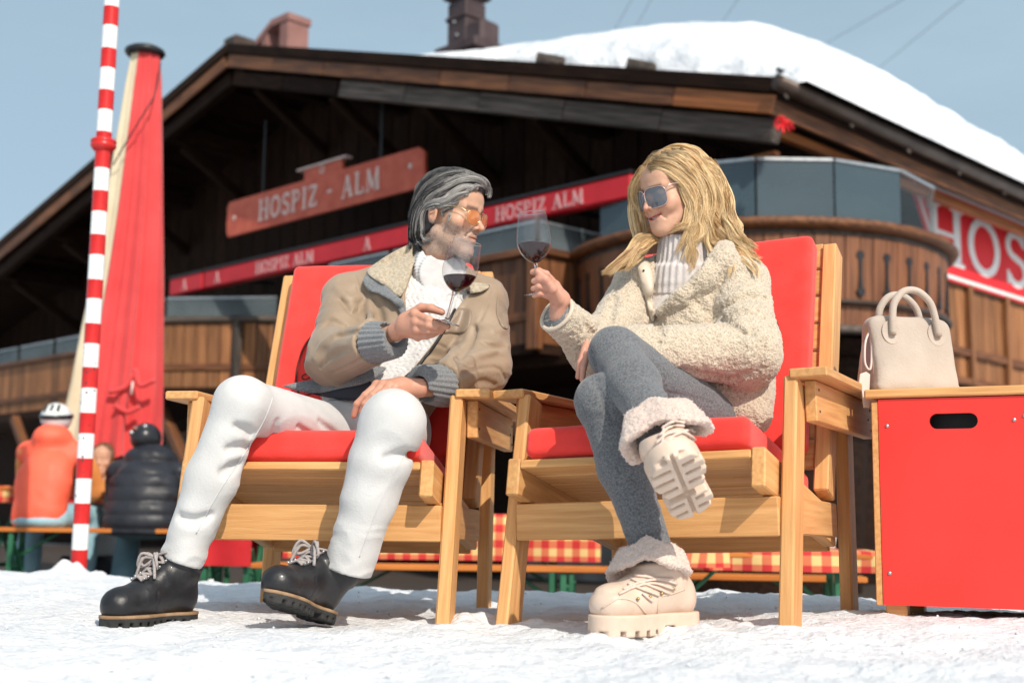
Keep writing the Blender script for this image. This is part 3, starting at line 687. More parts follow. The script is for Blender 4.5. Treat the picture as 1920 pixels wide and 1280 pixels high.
def make_chair(fr, label, tiltc):
    root = thing('lounge_chair', label, 'chair', mw=fmat(fr), group='larch lounge chairs on the snow')
    W = M_larch
    for s in (-1, 1):
        x = s*.372
        beam('front_leg', (x, .040, -.02), (x, .207, .609), .036, .086, W, root, up=(0, 1, 0), bev=.005)
        beam('rear_leg', (s*.353, .784, -.02), (s*.353, .850, .609), .036, .084, W, root, up=(0, 1, 0), bev=.005)
        beam('armrest', (s*.4185, .155, .622), (s*.4185, .985, .622), .0965, .025, W, root, bev=.004)
        ar = beam('arm_rail', (s*.408, .215, .556), (s*.408, .915, .556), .030, .105, W, root, bev=.003)
        for q in ((-.32, .03), (-.32, -.025), (.325, .03), (.325, -.03), (.29, .0)):
            link('screw', box_me('screw', .007, .004, .007, .002), M_screw, ar, T((q[0], -.0155*s, q[1])))
        sr = beam('seat_rail', (s*.327, -.005, .385), (s*.327, .70, .235), .036, .098, W, root, bev=.004)
        beam('stretcher', (s*.336, .10, .275), (s*.336, .70, .262), .030, .095, W, root, bev=.003)
        beam('back_post', (s*.340, .60, .33), (s*.340, .888, 1.085), .042, .085, W, root, up=(0, 1, 0), bev=.004)
    beam('apron', (-.353, .078, .268), (.353, .078, .268), .030, .096, W, root, bev=.003)
    beam('rear_stretcher', (-.318, .72, .22), (.318, .72, .22), .030, .09, W, root, bev=.003)
    e = nrm([0, .705, -.15]); up = nrm([0, .15, .705])
    for k in range(7):
        c = np.array([0, .035, .4225-.012])+e*(k*.092+.008)
        beam('seat_slat', (-.308, c[1], c[2]), (.308, c[1], c[2]), .082, .022, W, root, up=tuple(up), bev=.003)
    eb = nrm([0, .288, .755]); nb_ = nrm([0, -.755, .288])
    for k in range(8):
        c = np.array([0, .60, .33])+eb*(.118+k*.094)+nb_*.018
        beam('back_slat', (-.318, c[1], c[2]), (.318, c[1], c[2]), .022, .088, W, root, up=tuple(eb), bev=.004)
    return root
chL = make_chair(CL, 'larch lounge chair with red cushions under the man in white trousers', 0)
chR = make_chair(CR, 'larch lounge chair with red cushions under the woman in the sheepskin coat', 0)
def rot_from(X, Y, Z, t):
    mm = Matrix((Vector(X), Vector(Y), Vector(Z))).transposed().to_4x4(); mm.translation = Vector(t); return mm
cv_, cf_ = rounded_slab('seat_cushion', .605, .60, .078); me_sc = mesh_of('seat_cushion', cv_, cf_, True)
cv_, cf_ = rounded_slab('back_cushion', .612, .70, .080, .006, .02); me_bc = mesh_of('back_cushion', cv_, cf_, True)
def cushions(fr, who):
    e = nrm([0, .705, -.15]); up = nrm([0, .15, .705])
    c = np.array([0, .035, .4255])+e*.27+up*.045
    A = fmat(fr) @ rot_from((1, 0, 0), e, up, c)
    link('seat_cushion', me_sc, M_red, None, A, label=f'red canvas seat cushion of the chair under the {who}', cat='cushion', group='red seat cushions')
    eb = nrm([0, .288, .755]); nn = nrm([0, .755, -.288])       # local z of the slab faces back
    c = np.array([0, .60, .33])+eb*.455-nn*.074
    A = fmat(fr) @ rot_from((-1, 0, 0), eb, nn, c)
    bc = link('back_cushion', me_bc, M_red, None, A, label=f'red canvas back cushion with brown ring print behind the {who}', cat='cushion', group='red back cushions')
    # printed ring emblem on the front face (local z negative = front)
    n = 72; rO, rI = .236, .230; vs = []; fs = []
    for i in range(n):
        a = 2*math.pi*i/n; vs += [(rO*math.cos(a), rO*math.sin(a)-.05, -.0485), (rI*math.cos(a), rI*math.sin(a)-.05, -.0487)]
    fs = [(2*i, 2*i+1, (2*i+3) % (2*n), (2*i+2) % (2*n)) for i in range(n)]
    link('ring_print', mesh_of('ring_print', vs, fs), M_print, bc)
    for i, chr_ in enumerate('ALM HOSPIZ '*2):
        if chr_ == ' ': continue
        a = 2*math.pi*i/22; v, f = glyph_mesh(chr_, .028, .0004, .0001)
        v = np.stack([-(v[:, 0]-.012), v[:, 2], v[:, 1]-.0478], 1); ca, sa = math.cos(a), math.sin(a)
        v = np.stack([v[:, 0]*ca-(v[:, 1]+.188)*sa, v[:, 0]*sa+(v[:, 1]+.188)*ca-.05, v[:, 2]], 1)
        link('print_letter', mesh_of('print_letter', v, [q[::-1] for q in f]), M_print, bc)
cushions(CL, 'man'); cushions(CR, 'woman')

# ================================================================== red box table on the right
yb = rad(24.5); r_ = np.array([math.cos(yb), -math.sin(yb), 0]); b_ = np.array([math.sin(yb), math.cos(yb), 0])
p0 = P(1640, 1000, 3.46); FB = (np.array([p0[0], p0[1], .02]), np.stack([r_, b_, np.array([0, 0, 1.])], 1))
boxt = thing('box_table', 'red panelled box table with wooden top at the right edge', 'table', mw=fmat(FB))
BWd, BDp, HT = .56, .46, .600
def slot_panel(name, x0, x1, z0, z1, sl, th, mat, parent, y):
    """panel with a rounded hand slot"""
    cx, cz, hw, hh = sl; n = 8; up_, lo_ = [], []
    for k in range(n+1): a = rad(180-90*k/n); up_.append((cx-hw+hh+hh*math.cos(a), cz+hh*math.sin(a)))
    for k in range(n+1): a = rad(90-90*k/n); up_.append((cx+hw-hh+hh*math.cos(a), cz+hh*math.sin(a)))
    lo_ = [(x, 2*cz-z) for x, z in up_]
    bm = bmesh.new(); V3 = lambda x, z: bm.verts.new((x, 0, z))
    U = [V3(*q) for q in up_]; Lw = [U[0]]+[V3(*q) for q in lo_[1:-1]]+[U[-1]]
    A, B, C_, D = V3(x0, z0), V3(x1, z0), V3(x1, z1), V3(x0, z1); E, G = V3(x0, cz), V3(x1, cz)
    bm.faces.new([E, U[0]]+U[1:]+[G, C_, D]); bm.faces.new([G]+Lw[::-1]+[E, A, B])
    r = bmesh.ops.extrude_face_region(bm, geom=bm.faces[:]); bmesh.ops.translate(bm, vec=(0, th, 0), verts=[e for e in r['geom'] if isinstance(e, bmesh.types.BMVert)])
    bmesh.ops.recalc_face_normals(bm, faces=bm.faces); bmesh.ops.triangulate(bm, faces=bm.faces[:])
    me = bpy.data.meshes.new(name); bm.to_mesh(me); bm.free()
    return link(name, me, mat, parent, T((0, y, 0)))
slot_panel('front_panel', .018, BWd-.02, .052, HT-.003, (.210, .535, .061, .0205), .016, M_redboard, boxt, .0)
link('black_board', box_me('black_board', BWd-.06, .01, .52, .002), M_black, boxt, T((BWd/2, .10, .33)))  # black board set inside, behind the hand slot
for x in (0, BWd-.02):
    beam('side_panel', (x+.008, .002, .32), (x+.008, BDp, .32), .018, .54, M_larch, boxt, bev=.002)
v_ = [(-.03, -.012), (BWd+.0, -.012), (BWd, BDp+.01), (-.03, BDp+.01)]
for k in range(4): link('top_plank', box_me('top_plank', BWd+.035, .118, .024, .004), M_larch, boxt, T((BWd/2, .05+k*.121, HT+.012)))
for x in (.048, BWd-.055):
    for y in (.05, BDp-.05): link('foot', box_me('foot', .055, .06, .115, .004), M_larch, boxt, T((x, y, .012)))
beam('rear_panel', (0, BDp-.01, .32), (BWd, BDp-.01, .32), .016, .54, M_larch, boxt)
v, f = lathe([(0, .003), (.004, .0026), (.0052, 0)], 12); me_b = mesh_of('bolt', v, f, True)
for x, z in ((.040, .525), (.036, .135), (BWd-.2, .535), (BWd-.05, .135), (.385, .545)): link('bolt', me_b, M_steel, boxt, T((x, -.0005, z)) @ Matrix.Rotation(rad(90), 4, 'X'))

# ================================================================== suede handbag on the box
M_suede = pmat('beige_suede', (.43, .355, .30), (.51, .43, .365), scale=9, rough=.9, sheen=.2, bump=.0012, bscale=160, spec=.15)
M_suede2 = pmat('pale_leather_trim', (.62, .52, .46), (.70, .60, .54), scale=9, rough=.5, bump=.0006, bscale=120)
M_lining = pmat('lilac_lining', (.30, .25, .27), (.40, .34, .35), scale=9, rough=.9)
M_brass = pmat('brass', (.55, .40, .18), rough=.3, metal=1.)
_ba = .62; FBG = (FB[0]+FB[1]@np.array([-.008, .112, HT+.0245]), FB[1] @ np.array([[math.cos(_ba), -math.sin(_ba), 0], [math.sin(_ba), math.cos(_ba), 0], [0, 0, 1.]])*1.16)
bag = thing('handbag', 'beige suede handbag with two rolled handles standing on the red box table', 'handbag', mw=fmat(FBG))
def fbag(p):
    x, y, z = p.T; t = np.clip(z/.19, 0, 1)
    hw = .108-.004*np.sin(t*math.pi)+.012*(t < .12)*(.12-t)/.12; hd = .070-.046*t
    q = np.stack([np.abs(x-.088)-(hw-.030), np.abs(y)-(hd-.014), np.abs(z-.0945)-(.0945-.030)], 1)
    d = np.linalg.norm(np.maximum(q, 0)*np.array([1, 2.0, 1]), axis=1)+np.minimum(q.max(1), 0)-.030
    d = d+.004*np.exp(-((z-.016)/.016)**2)*np.sin(x*70+1)*.6+.0024*fbm(p*18, 2, 3)
    d = d-.004*np.exp(-(np.abs(x-.088)-.055)**2/.0006)*np.exp(-((z-.135)/.05)**2)
    return d*.75
bv, bf = sdf_mesh(fbag, (-.06, -.11, -.01), (.24, .11, .21), .004)
bv[:, 2] = np.maximum(bv[:, 2], .001)
link('body', mesh_of('body', bv, bf, True), M_suede, bag)
for y, nm in ((-.041, 'front'), (.030, 'rear')):
    ctr = .088
    for s in (-1, 1):
        pat = [(.024*math.cos(a), .030*math.sin(a)) for a in np.linspace(0, 2*math.pi, 22)[:-1]]
        yy = min(np.linspace(0, .07 if y > 0 else -.07, 141), key=lambda q: abs(float(fbag(np.array([[ctr+s*.060, q, .145]]))[0])))
        link('handle_tab', bevel_poly('handle_tab', pat, .004, .001), M_suede, bag, T((ctr+s*.060, yy-.0030 if y < 0 else yy-.001, .145)) @ Matrix.Rotation(rad(-10 if y < 0 else 10), 4, 'X'))
    hp = smoothpath([(ctr-.060, y-.006, .138), (ctr-.056, y, .185), (ctr-.048, y+.004, .218), (ctr-.022, y+.006, .247), (ctr+.014, y+.006, .249), (ctr+.044, y+.004, .224), (ctr+.054, y, .190), (ctr+.060, y-.006, .138)], 40)
    v, f = tube(hp, .0088, 10); link('handle', mesh_of('handle', v, f, True), M_suede, bag)
hp = smoothpath([(-.012, -.030, .010), (-.014, -.028, .08), (-.008, -.020, .15), (.01, -.012, .178)], 20); v, f = tube(hp, .0035, 6); link('piping', mesh_of('piping', v, f, True), M_suede2, bag)
hp = smoothpath([(-.016, .030, .010), (-.016, .026, .09), (-.008, .016, .165)], 16); v, f = tube(hp, .004, 6); link('piping', mesh_of('piping', v, f, True), M_suede2, bag)
link('gusset_fold', bevel_poly('gusset_fold', [(-.020, .02), (.022, .02), (.012, .15), (-.008, .15)], .004, .001), M_lining, bag, T((-.0135, 0, 0)) @ Matrix.Rotation(rad(90), 4, 'Z'))
v, f = tube([(-.013, .0, .10), (-.016, -.004, .165)], .004, 6); link('zip', mesh_of('zip', v, f, True), M_brass, bag)
hp = smoothpath([(-.012, -.01, .152), (-.030, -.02, .120), (-.034, -.024, .070), (-.024, -.030, .055), (-.016, -.024, .10), (-.012, -.012, .15)], 30); v, f = tube(hp, .003, 6); link('strap_loop', mesh_of('strap_loop', v, f, True), M_suede2, bag)
link('tag', bevel_poly('tag', [(-.012, .03), (.004, .036), (.014, .03), (.010, -.018), (.016, -.022), (.010, -.05), (-.004, -.05), (-.010, -.004), (-.016, .008)], .006, .0015), M_suede2, bag, T((-.040, -.034, .012)))
bag.location.z += 0

# ================================================================== striped pole
pole = thing('striped_pole', 'tall red and white striped slalom pole stuck in the snow', 'pole', loc=(-2.186, 6.60, 0))
# stripe edges read off the photograph (pixel rows) turned into heights
edges = [1080, 1030, 982, 943, 897, 859, 813, 774, 728, 689, 645, 607, 561, 525, 479, 441, 398, 359, 317, 249, 208, 171, 130, 93, 51, 15, -30, -70]
hz = [float(P(145+(1068-e)*.063, e, 6.6)[2]) for e in edges]
R_ = .040
for i in range(len(hz)-1):
    v, f = lathe([(R_, 0), (R_, hz[i+1]-hz[i])], 20)
    link('stripe', mesh_of('stripe', v, f, True), M_poler if i % 2 == 0 else M_polew, pole, T((0, 0, hz[i])))
zc = float(P(192, 272, 6.6)[2])
v, f = lathe([(R_, -.035), (R_+.012, -.03), (.066, -.012), (.067, 0), (.060, .006), (.067, .012), (.066, .024), (.05, .034), (R_, .036)], 24); link('collar', mesh_of('collar', v, f, True), M_poler, pole, T((0, 0, zc)))
rng = np.random.default_rng(2); parts = []
for k in range(24):
    z = rng.choice([rng.uniform(.75, 1.15), rng.uniform(.3, .75)]); a = rng.uniform(-2.6, -.5); s = rng.uniform(.003, .008)
    q = [(R_*1.012*math.cos(a+dx*s/R_), R_*1.012*math.sin(a+dx*s/R_), z+dz*s) for dx, dz in ((-1, -.6), (.2, -1), (1, 0), (.3, .9), (-.7, .6))]; parts.append((np.array(q), [(0, 1, 2, 3, 4)]))
v, f = merge(parts); link('paint_chips', mesh_of('paint_chips', v, f), M_screw, pole, kind='stuff')

# ================================================================== closed parasol
par = thing('closed_parasol', 'tall closed red and cream parasol with black cap behind the striped pole', 'parasol', loc=(-3.15, 10.4, -.35))
def P_(px, py, Y=10.4): return P(px, py, Y)
rows = [(98, 247, 300), (150, 237, 303), (260, 219, 304), (400, 197, 305), (520, 176, 305), (640, 153, 304), (720, 139, 303), (770, 128, 302), (815, 120, 300), (860, 117, 298)]
n = 96; V_ = []; S_ = []
for (py, x0, x1) in rows:
    A = P_(x0, py); B = P_(x1, py); c = (A+B)/2; R0 = (B-A)[0]/2; fl = np.interp(py, [98, 300, 700, 860], [.010, .040, .080, .10])
    for k in range(n):
        a = 2*math.pi*k/n; r = R0-fl*(.5+.5*math.cos(a*9+py*.0018))-fl*.35*math.cos(a*17+py*.004+1)
        V_.append((c[0]+r*math.cos(a), c[1]+r*.8*math.sin(a), c[2]+(-.02*math.cos(a*9) if py > 800 else 0)))
Fr, Fc = [], []
for i in range(len(rows)-1):
    for k in range(n):
        q = (i*n+k, i*n+(k+1) % n, (i+1)*n+(k+1) % n, (i+1)*n+k)
        a = (k+.5)/n*360            # 270 deg faces the camera
        lim = np.interp(rows[i][0], [98, 400, 860], [254, 246, 244])
        (Fc if (200-30 < a < lim) else Fr).append(q[::-1])
wmesh('canopy', np.array(V_), Fr, M_umbr, par); wmesh('cream_panel', np.array(V_), Fc, M_umbc, par)
capc = P_(272, 99); v, f = lathe([(0, .042), (.125, .039), (.163, .017), (.169, -.006), (.152, -.028), (.104, -.034), (0, -.03)], 28); link('cap', mesh_of('cap', v, f, True), M_black, par, T(capc-np.array(par.location)))
beam('mast', (0.03, 0, 0), (0.03, 0, 1.15), .06, .06, M_steel, par, up=(1, 0, 0)); link('base', box_me('base', .7, .7, .1, .02), M_plaster, par, T((0.03, 0, .0)))
sp = [P_(x, y, 10.4-.28+dy) for x, y, dy in ((301, 118, .17), (290, 178, .05), (268, 215, .02), (247, 250, .02), (226, 285, .04), (212, 310, .10))]
v, f = tube(smoothpath(sp, 20), .006, 6); wmesh('tie_cord', v, f, M_black, par)
for pts in ([(250, 700), (235, 725), (205, 735)], [(252, 690), (262, 722), (290, 712)], [(215, 760), (240, 772), (262, 762)]):
    q = [P_(x, y, 10.4-.31) for x, y in pts]; v, f = tube(smoothpath(q, 12), .022, 6); wmesh('fold', v, f, M_umbr, par)
q = [P_(249, 715, 10.05), P_(246, 740, 10.05)]; v, f = tube(q, .010, 6); wmesh('tie_strap', v, f, M_signwhite, par)

# ================================================================== beer benches and tables on the lower terrace
M_check = bpy.data.materials.new('checked_cloth'); M_check.use_nodes = True
nt = M_check.node_tree; b = nt.nodes['Principled BSDF']; b.inputs['Roughness'].default_value = .85
tc = nt.nodes.new('ShaderNodeTexCoord'); sx = nt.nodes.new('ShaderNodeSeparateXYZ'); lnk(nt, tc.outputs['UV'], sx.inputs[0])
ws = []
for k in (0, 1):
    mu = nt.nodes.new('ShaderNodeMath'); mu.operation = 'FRACT'; lnk(nt, sx.outputs[k], mu.inputs[0])
    gt = nt.nodes.new('ShaderNodeMath'); gt.operation = 'GREATER_THAN'; gt.inputs[1].default_value = .5; lnk(nt, mu.outputs[0], gt.inputs[0]); ws.append(gt)
ad = nt.nodes.new('ShaderNodeMath'); ad.operation = 'ADD'; lnk(nt, ws[0].outputs[0], ad.inputs[0]); lnk(nt, ws[1].outputs[0], ad.inputs[1])
hf = nt.nodes.new('ShaderNodeMath'); hf.operation = 'MULTIPLY'; hf.inputs[1].default_value = .5; lnk(nt, ad.outputs[0], hf.inputs[0])
cr = nt.nodes.new('ShaderNodeValToRGB'); cr.color_ramp.interpolation = 'CONSTANT'
cr.color_ramp.elements[0].color = (.72, .50, .20, 1); cr.color_ramp.elements[1].position = .25; cr.color_ramp.elements[1].color = (.62, .16, .07, 1)
e = cr.color_ramp.elements.new(.75); e.color = (.52, .025, .025, 1); lnk(nt, hf.outputs[0], cr.inputs['Fac']); lnk(nt, cr.outputs[0], b.inputs['Base Color'])
M_redcloth = pmat('red_cloth', (.50, .012, .018), (.58, .02, .025), scale=5, rough=.8)
def yawm(x, y, z, yaw): return T((x, y, z)) @ Matrix.Rotation(yaw, 4, 'Z')
def trestle(root, x, w_, h_):
    for s in (-1, 1): beam('leg', (x, s*w_*.42, 0), (x, s*w_*.36, h_), .035, .035, M_green, root, up=(1, 0, 0))
    beam('cross_brace', (x, -w_*.4, h_*.15), (x, w_*.36, h_*.85), .02, .02, M_green, root, up=(1, 0, 0)); beam('cross_brace', (x+.022, w_*.4, h_*.15), (x+.022, -w_*.36, h_*.85), .02, .02, M_green, root, up=(1, 0, 0))
    beam('foot_bar', (x, -w_*.44, .2), (x, w_*.44, .2), .03, .03, M_green, root)
    beam('stay', (x, 0, h_*.6), (x+(.3 if x < 0 else -.3), 0, h_), .02, .02, M_green, root)
def bench(x, y, z, yaw, Lb, label, h_=.47):
    root = thing('beer_bench', label, 'bench', mw=yawm(x, y, z, yaw), group='beer garden benches')
    beam('seat_plank', (-Lb/2, 0, h_), (Lb/2, 0, h_), .26, .03, M_benchw, root)
    for s in (-1, 1): trestle(root, s*Lb*.36, .26, h_-.015)
    return root
def table(x, y, z, yaw, Lb, label, h_=.76, w_=.6):
    root = thing('beer_table', label, 'table', mw=yawm(x, y, z, yaw), group='beer garden tables')
    for k in (-1, 0, 1): beam('top_plank', (-Lb/2, k*w_/3, h_), (Lb/2, k*w_/3, h_), w_/3-.004, .03, M_benchw, root)
    for s in (-1, 1): trestle(root, s*Lb*.36, w_, h_-.02)
    return root
def cloth(x, y, z, yaw, Lb, w_, hang, label, mat=None, skew=0., th=.004, hang2=None):
    """draped cloth: flat top with wavy hanging sides"""
    nx_, ny_ = 60, 26; uu = np.linspace(-Lb/2, Lb/2, nx_); tot = w_+2*hang; tt = np.linspace(-tot/2, tot/2, ny_)
    V_ = []; UV = []
    for i, u in enumerate(uu):
        for t in tt:
            ov = abs(t)-w_/2; uu_ = u+skew*t
            if ov <= 0: V_.append((uu_, t, .002*math.sin(u*9)))
            else:
                s_ = 1 if t > 0 else -1; wv = .018*math.sin(u*11+s_)+.01*math.sin(u*23)
                V_.append((uu_, s_*(w_/2+.012+wv*min(1, ov/.1)), -ov))
            UV.append((u/.09, t/.09))
    ii = np.arange(nx_*ny_).reshape(nx_, ny_); Fq = np.stack([ii[:-1, :-1], ii[1:, :-1], ii[1:, 1:], ii[:-1, 1:]], -1).reshape(-1, 4)
    me = mesh_of('tablecloth', V_, Fq, True); ul = me.uv_layers.new(name='UVMap'); li = np.zeros(len(me.loops), np.int32); me.loops.foreach_get('vertex_index', li); ul.data.foreach_set('uv', np.array(UV, np.float32)[li].ravel())
    return link('tablecloth', me, mat or M_check, None, yawm(x, y, z, yaw), label=label, cat='tablecloth', group='tablecloths in the beer garden')
zt = -.33
bench(-2.60, 9.0, -.29, rad(-1), 2.3, 'orange beer bench carrying the two seated skiers')
table(-3.0, 9.75, -.29, rad(-1), 2.3, 'beer table in front of the two seated skiers'); cloth(-3.0, 9.75, .492, rad(-1), 2.2, .56, .12, 'dark red checked cloth on the table of the two skiers')
zb = -.46
table(-.39, 7.9, zb, rad(-1.5), 1.8, 'checked beer table seen between the two chairs'); cloth(-.39, 7.9, zb+.78, rad(-1.5), 1.86, .60, .27, 'red and yellow checked tablecloth seen under the two chairs')
bench(-.42, 7.25, zb, rad(-1.5), 2.0, 'orange beer bench seen between the legs of the two chairs', .48)
bench(-.35, 9.3, zb, rad(-1.5), 2.2, 'far orange beer bench low behind the left chair', .40)
table(1.18, 6.35, -.56, rad(-9), 1.1, 'checked beer table seen under the right chair', .70); cloth(1.18, 6.35, .163, rad(-9), 1.16, .58, .10, 'red and yellow checked runner on the table behind the right chair')
me_ = mesh_of('hanging_cloth', [(-.14, 0, 0), (.16, 0, .01), (.02, -.02, -.20), (-.02, -.03, -.08)], [(0, 3, 2, 1)])
cl2 = cloth(.83, 5.97, .172, rad(35), .26, .22, .09, 'corner of checked cloth hanging down behind the right chair')
bench(1.25, 7.2, -.50, rad(-9), 1.4, 'orange beer bench seen beside the rear leg of the right chair', .49)
rc = cloth(-1.68, 7.9, .236, rad(-4), .34, .4, .24, 'plain red cloth hanging behind the left chair', M_redcloth)
table(-1.68, 7.9, zb, rad(-4), .36, 'short beer table under the plain red cloth', .675, .4)
# bottles and glasses standing under and on the tables
M_bot = pmat('white_bottle', (.62, .64, .60), (.7, .72, .7), scale=9, rough=.25); M_botg = pmat('green_bottle', (.02, .10, .04), (.03, .14, .05), scale=9, rough=.15)
def bottle(x, y, z, s, mat, label, grp):
    v, f = lathe([(0, 0), (.036, 0), (.038, .02), (.038, .15), (.030, .18), (.014, .21), (.013, .26), (.016, .262), (.016, .28), (0, .28)], 14)
    o = link('bottle', mesh_of('bottle', v*s, f, True), mat, None, T((x, y, z)), label=label, cat='bottle', group=grp)
bx = [P(x, 1100, 7.0) for x in (378, 395, 408)]
for i, p in enumerate(bx): bottle(p[0], p[1], zb+.13, .9 if i != 1 else 1.0, (M_botg, M_bot, M_bot)[i], ('green bottle standing on the ground beside the boot lace end', 'white bottle standing on the ground behind the left boot', 'small pale bottle at the right of the white one')[i], 'bottles behind the left boot')
link('crate', box_me('crate', .5, .4, .30, .02), M_green, None, T((P(400, 1100, 7.05)[0], 7.25, zb-.02)), label='green crate the bottles stand in front of', cat='crate')
for i, (x, dz) in enumerate(((1440, 0), (1543, 0), (1556, 0))):
    p = P(x, 1010, 6.3); v, f = lathe([(0, 0), (.04, 0), (.035, .02), (.045, .07), (.046, .09), (0, .085)], 14)
    link('cup', mesh_of('cup', v*(1.25 if i == 0 else .7), f, True), M_bot, None, T((p[0], 6.3, .168)), label=('white jug on the checked table right of the raised boot', 'small white cup on the checked table by the rear chair leg', 'second small white cup beside the rear chair leg')[i], cat='cup', group='white cups on the checked table')
# overhead cables
for i, (A, B) in enumerate((((1190, -10), (1140, 78)), ((1226, -10), (1182, 70)), ((1390, -10), (1345, 55)), ((1700, -5), (1532, 92)), ((1815, -8), (1628, 145)))):
    a_, b_ = P(*A, 45), P(*B, 70); e_ = b_-a_; v, f = tube([a_-e_*.25, a_, b_, b_+e_*1.6], .014, 5)
    wmesh('cable', v, f, M_black, None, label=f'thin dark overhead cable, {("leftmost", "second from the left", "third from the left", "fourth from the left", "rightmost")[i]} of five in the sky', cat='cable', group='overhead cables')
# ================================================================== people: shared tools
from mathutils.geometry import delaunay_2d_cdt
M_skin = pmat('skin', (.96, .95, .94), (1.0, 1.0, 1.0), scale=70, rough=.46, attr='Col', sss=.12, bump=.0004, bscale=420, spec=.4)
M_hair = pmat('hair', (.85, .85, .85), (1.0, 1.0, 1.0), scale=30, rough=.38, attr='Col', spec=.45)
M_gold = pmat('gold_wire', (.75, .55, .30), rough=.22, metal=1.)
M_lensA = pmat('amber_lens', (.62, .20, .05), rough=.04, spec=.7, alpha=.62)
M_lensG = pmat('grey_lens', (.10, .12, .15), rough=.04, spec=.8, alpha=.86)
def masked(p, d, lo, hi, fn):
    m_ = np.all((p > lo) & (p < hi), axis=1)
    if m_.any():
        d = d.copy(); d[m_] = fn(p[m_], d[m_])
    return d
def near(p, d, eps, fn):
    """add fn(points) only close to the surface"""
    m_ = np.abs(d) < eps
    if m_.any(): d = d.copy(); d[m_] += fn(p[m_])
    return d
def with_strokes(f, specs, y0=2.2):
    """carve (+ridge) strokes given as pixel polylines on the surface f: (pixels, radius, k, +1 ridge / -1 crease, sink)"""
    ch = []
    for pix, r, k, sg, sink in specs:
        pts = onsurf(f, pix, max(4, len(pix)*2), -sink, y0)
        if len(pts) > 1: ch.append((pts, r, k, sg, pts.min(0)-.05, pts.max(0)+.05))
    def g(p):
        d = f(p)
        for pts, r, k, sg, lo, hi in ch:
            def op(q, dd):
                n = len(pts); rr = [r*(.35+.65*math.sin(math.pi*(i+.5)/n)) for i in range(n)]
                c = poly(q, pts, rr)
                return smin(dd, c, k) if sg > 0 else smax(dd, -c, k)
            d = masked(p, d, lo, hi, op)
        return d
    return g
def inpoly(q, poly_):
    """signed distance to 2d polygon, negative inside"""
    d = np.full(len(q), 1e9); ins = np.zeros(len(q), bool); n = len(poly_)
    for i in range(n):
        a = poly_[i]; b = poly_[(i+1) % n]; e = b-a; w_ = q-a; t = np.clip((w_@e)/(e@e+1e-9), 0, 1)
        d = np.minimum(d, np.linalg.norm(w_-t[:, None]*e, axis=1))
        c = ((a[1] <= q[:, 1]) & (b[1] > q[:, 1])) | ((b[1] <= q[:, 1]) & (a[1] > q[:, 1]))
        xi = a[0]+(q[:, 1]-a[1])/(b[1]-a[1]+1e-12)*e[0]; ins ^= c & (q[:, 0] < xi)
    return np.where(ins, -d, d)
def proj(p):
    q = p-CAM; w_ = q@_F; return np.stack([960+FPX*(q@_RT)/w_, 640-FPX*(q@_UP)/w_], 1), w_
def view_cut(p, poly_, ymax):
    """solid seen through a pixel polygon in front of depth ymax (metres, negative inside)"""
    q, w_ = proj(p); return np.maximum(inpoly(q, np.asarray(poly_, float))*w_/FPX, p[:, 1]-ymax)
def patch(poly_px, f, lift, thick, step=7., y0=2.2, wav=0., subdiv=2):
    """sheet of cloth over the surface f inside a pixel outline; lift may be a function of (px,py)"""
    po = np.asarray(poly_px, float); n = len(po); B_ = []
    po = smoothpath(np.c_[np.vstack([po, po[:1]]), np.zeros(n+1)], n*4)[:-1, :2]; n = len(po)
    xs_ = np.arange(po[:, 0].min(), po[:, 0].max(), step); ys_ = np.arange(po[:, 1].min(), po[:, 1].max(), step)
    G_ = np.array([(x, y) for x in xs_ for y in ys_]); G_ = G_[inpoly(G_, po) < -step*.45] if len(G_) else G_
    pts = np.vstack([po, G_]) if len(G_) else po
    vs, _, fs, *_r = delaunay_2d_cdt([Vector(q) for q in pts], [(i, (i+1) % n) for i in range(n)], [list(range(n))], 1, 1e-4)
    vp = np.array([(v.x, v.y) for v in vs]); top, ok, D = trace_many(f, vp, y0)
    l_ = np.array([lift(x, y) if callable(lift) else lift for x, y in vp])
    if not ok.all():
        for i in np.where(~ok)[0]:
            j = np.where(ok)[0][np.argmin(((vp[ok]-vp[i])**2).sum(1))]; top[i] = CAM+D[i]*(top[j][1]-CAM[1])/D[i][1]
    top = top-D*(l_+wav*np.sin(vp[:, 0]*.21)*np.cos(vp[:, 1]*.17))[:, None]; nr = -D
    top = np.array(top); nr = np.array(nr); m_ = len(top)
    bot = top-nr*thick; F1 = [tuple(q) for q in fs]; F2 = [tuple(m_+i for i in q[::-1]) for q in fs]
    from collections import Counter
    ec = Counter(); 
    for q in F1:
        for i in range(len(q)): ec[(q[i], q[(i+1) % len(q)])] += 1
    side_ = [(b, a, m_+a, m_+b) for (a, b) in ec if (b, a) not in ec]
    return np.vstack([top, bot]), F1+F2+side_
def fixn(me):
    bm = bmesh.new(); bm.from_mesh(me); bmesh.ops.recalc_face_normals(bm, faces=bm.faces); bm.to_mesh(me); bm.free(); return me
def pmesh(name, vf, mat, parent, **k):
    o = wmesh(name, vf[0], vf[1], mat, parent, **k); fixn(o.data); return o
def sdf_obj(name, f, pts, pad, vox, mat, parent, cols=None, **k):
    pts = np.asarray(pts); v, q = sdf_mesh(f, pts.min(0)-pad, pts.max(0)+pad, vox)
    return wmesh(name, v, q, mat, parent, True, cols(v) if cols else None, **k), v, q
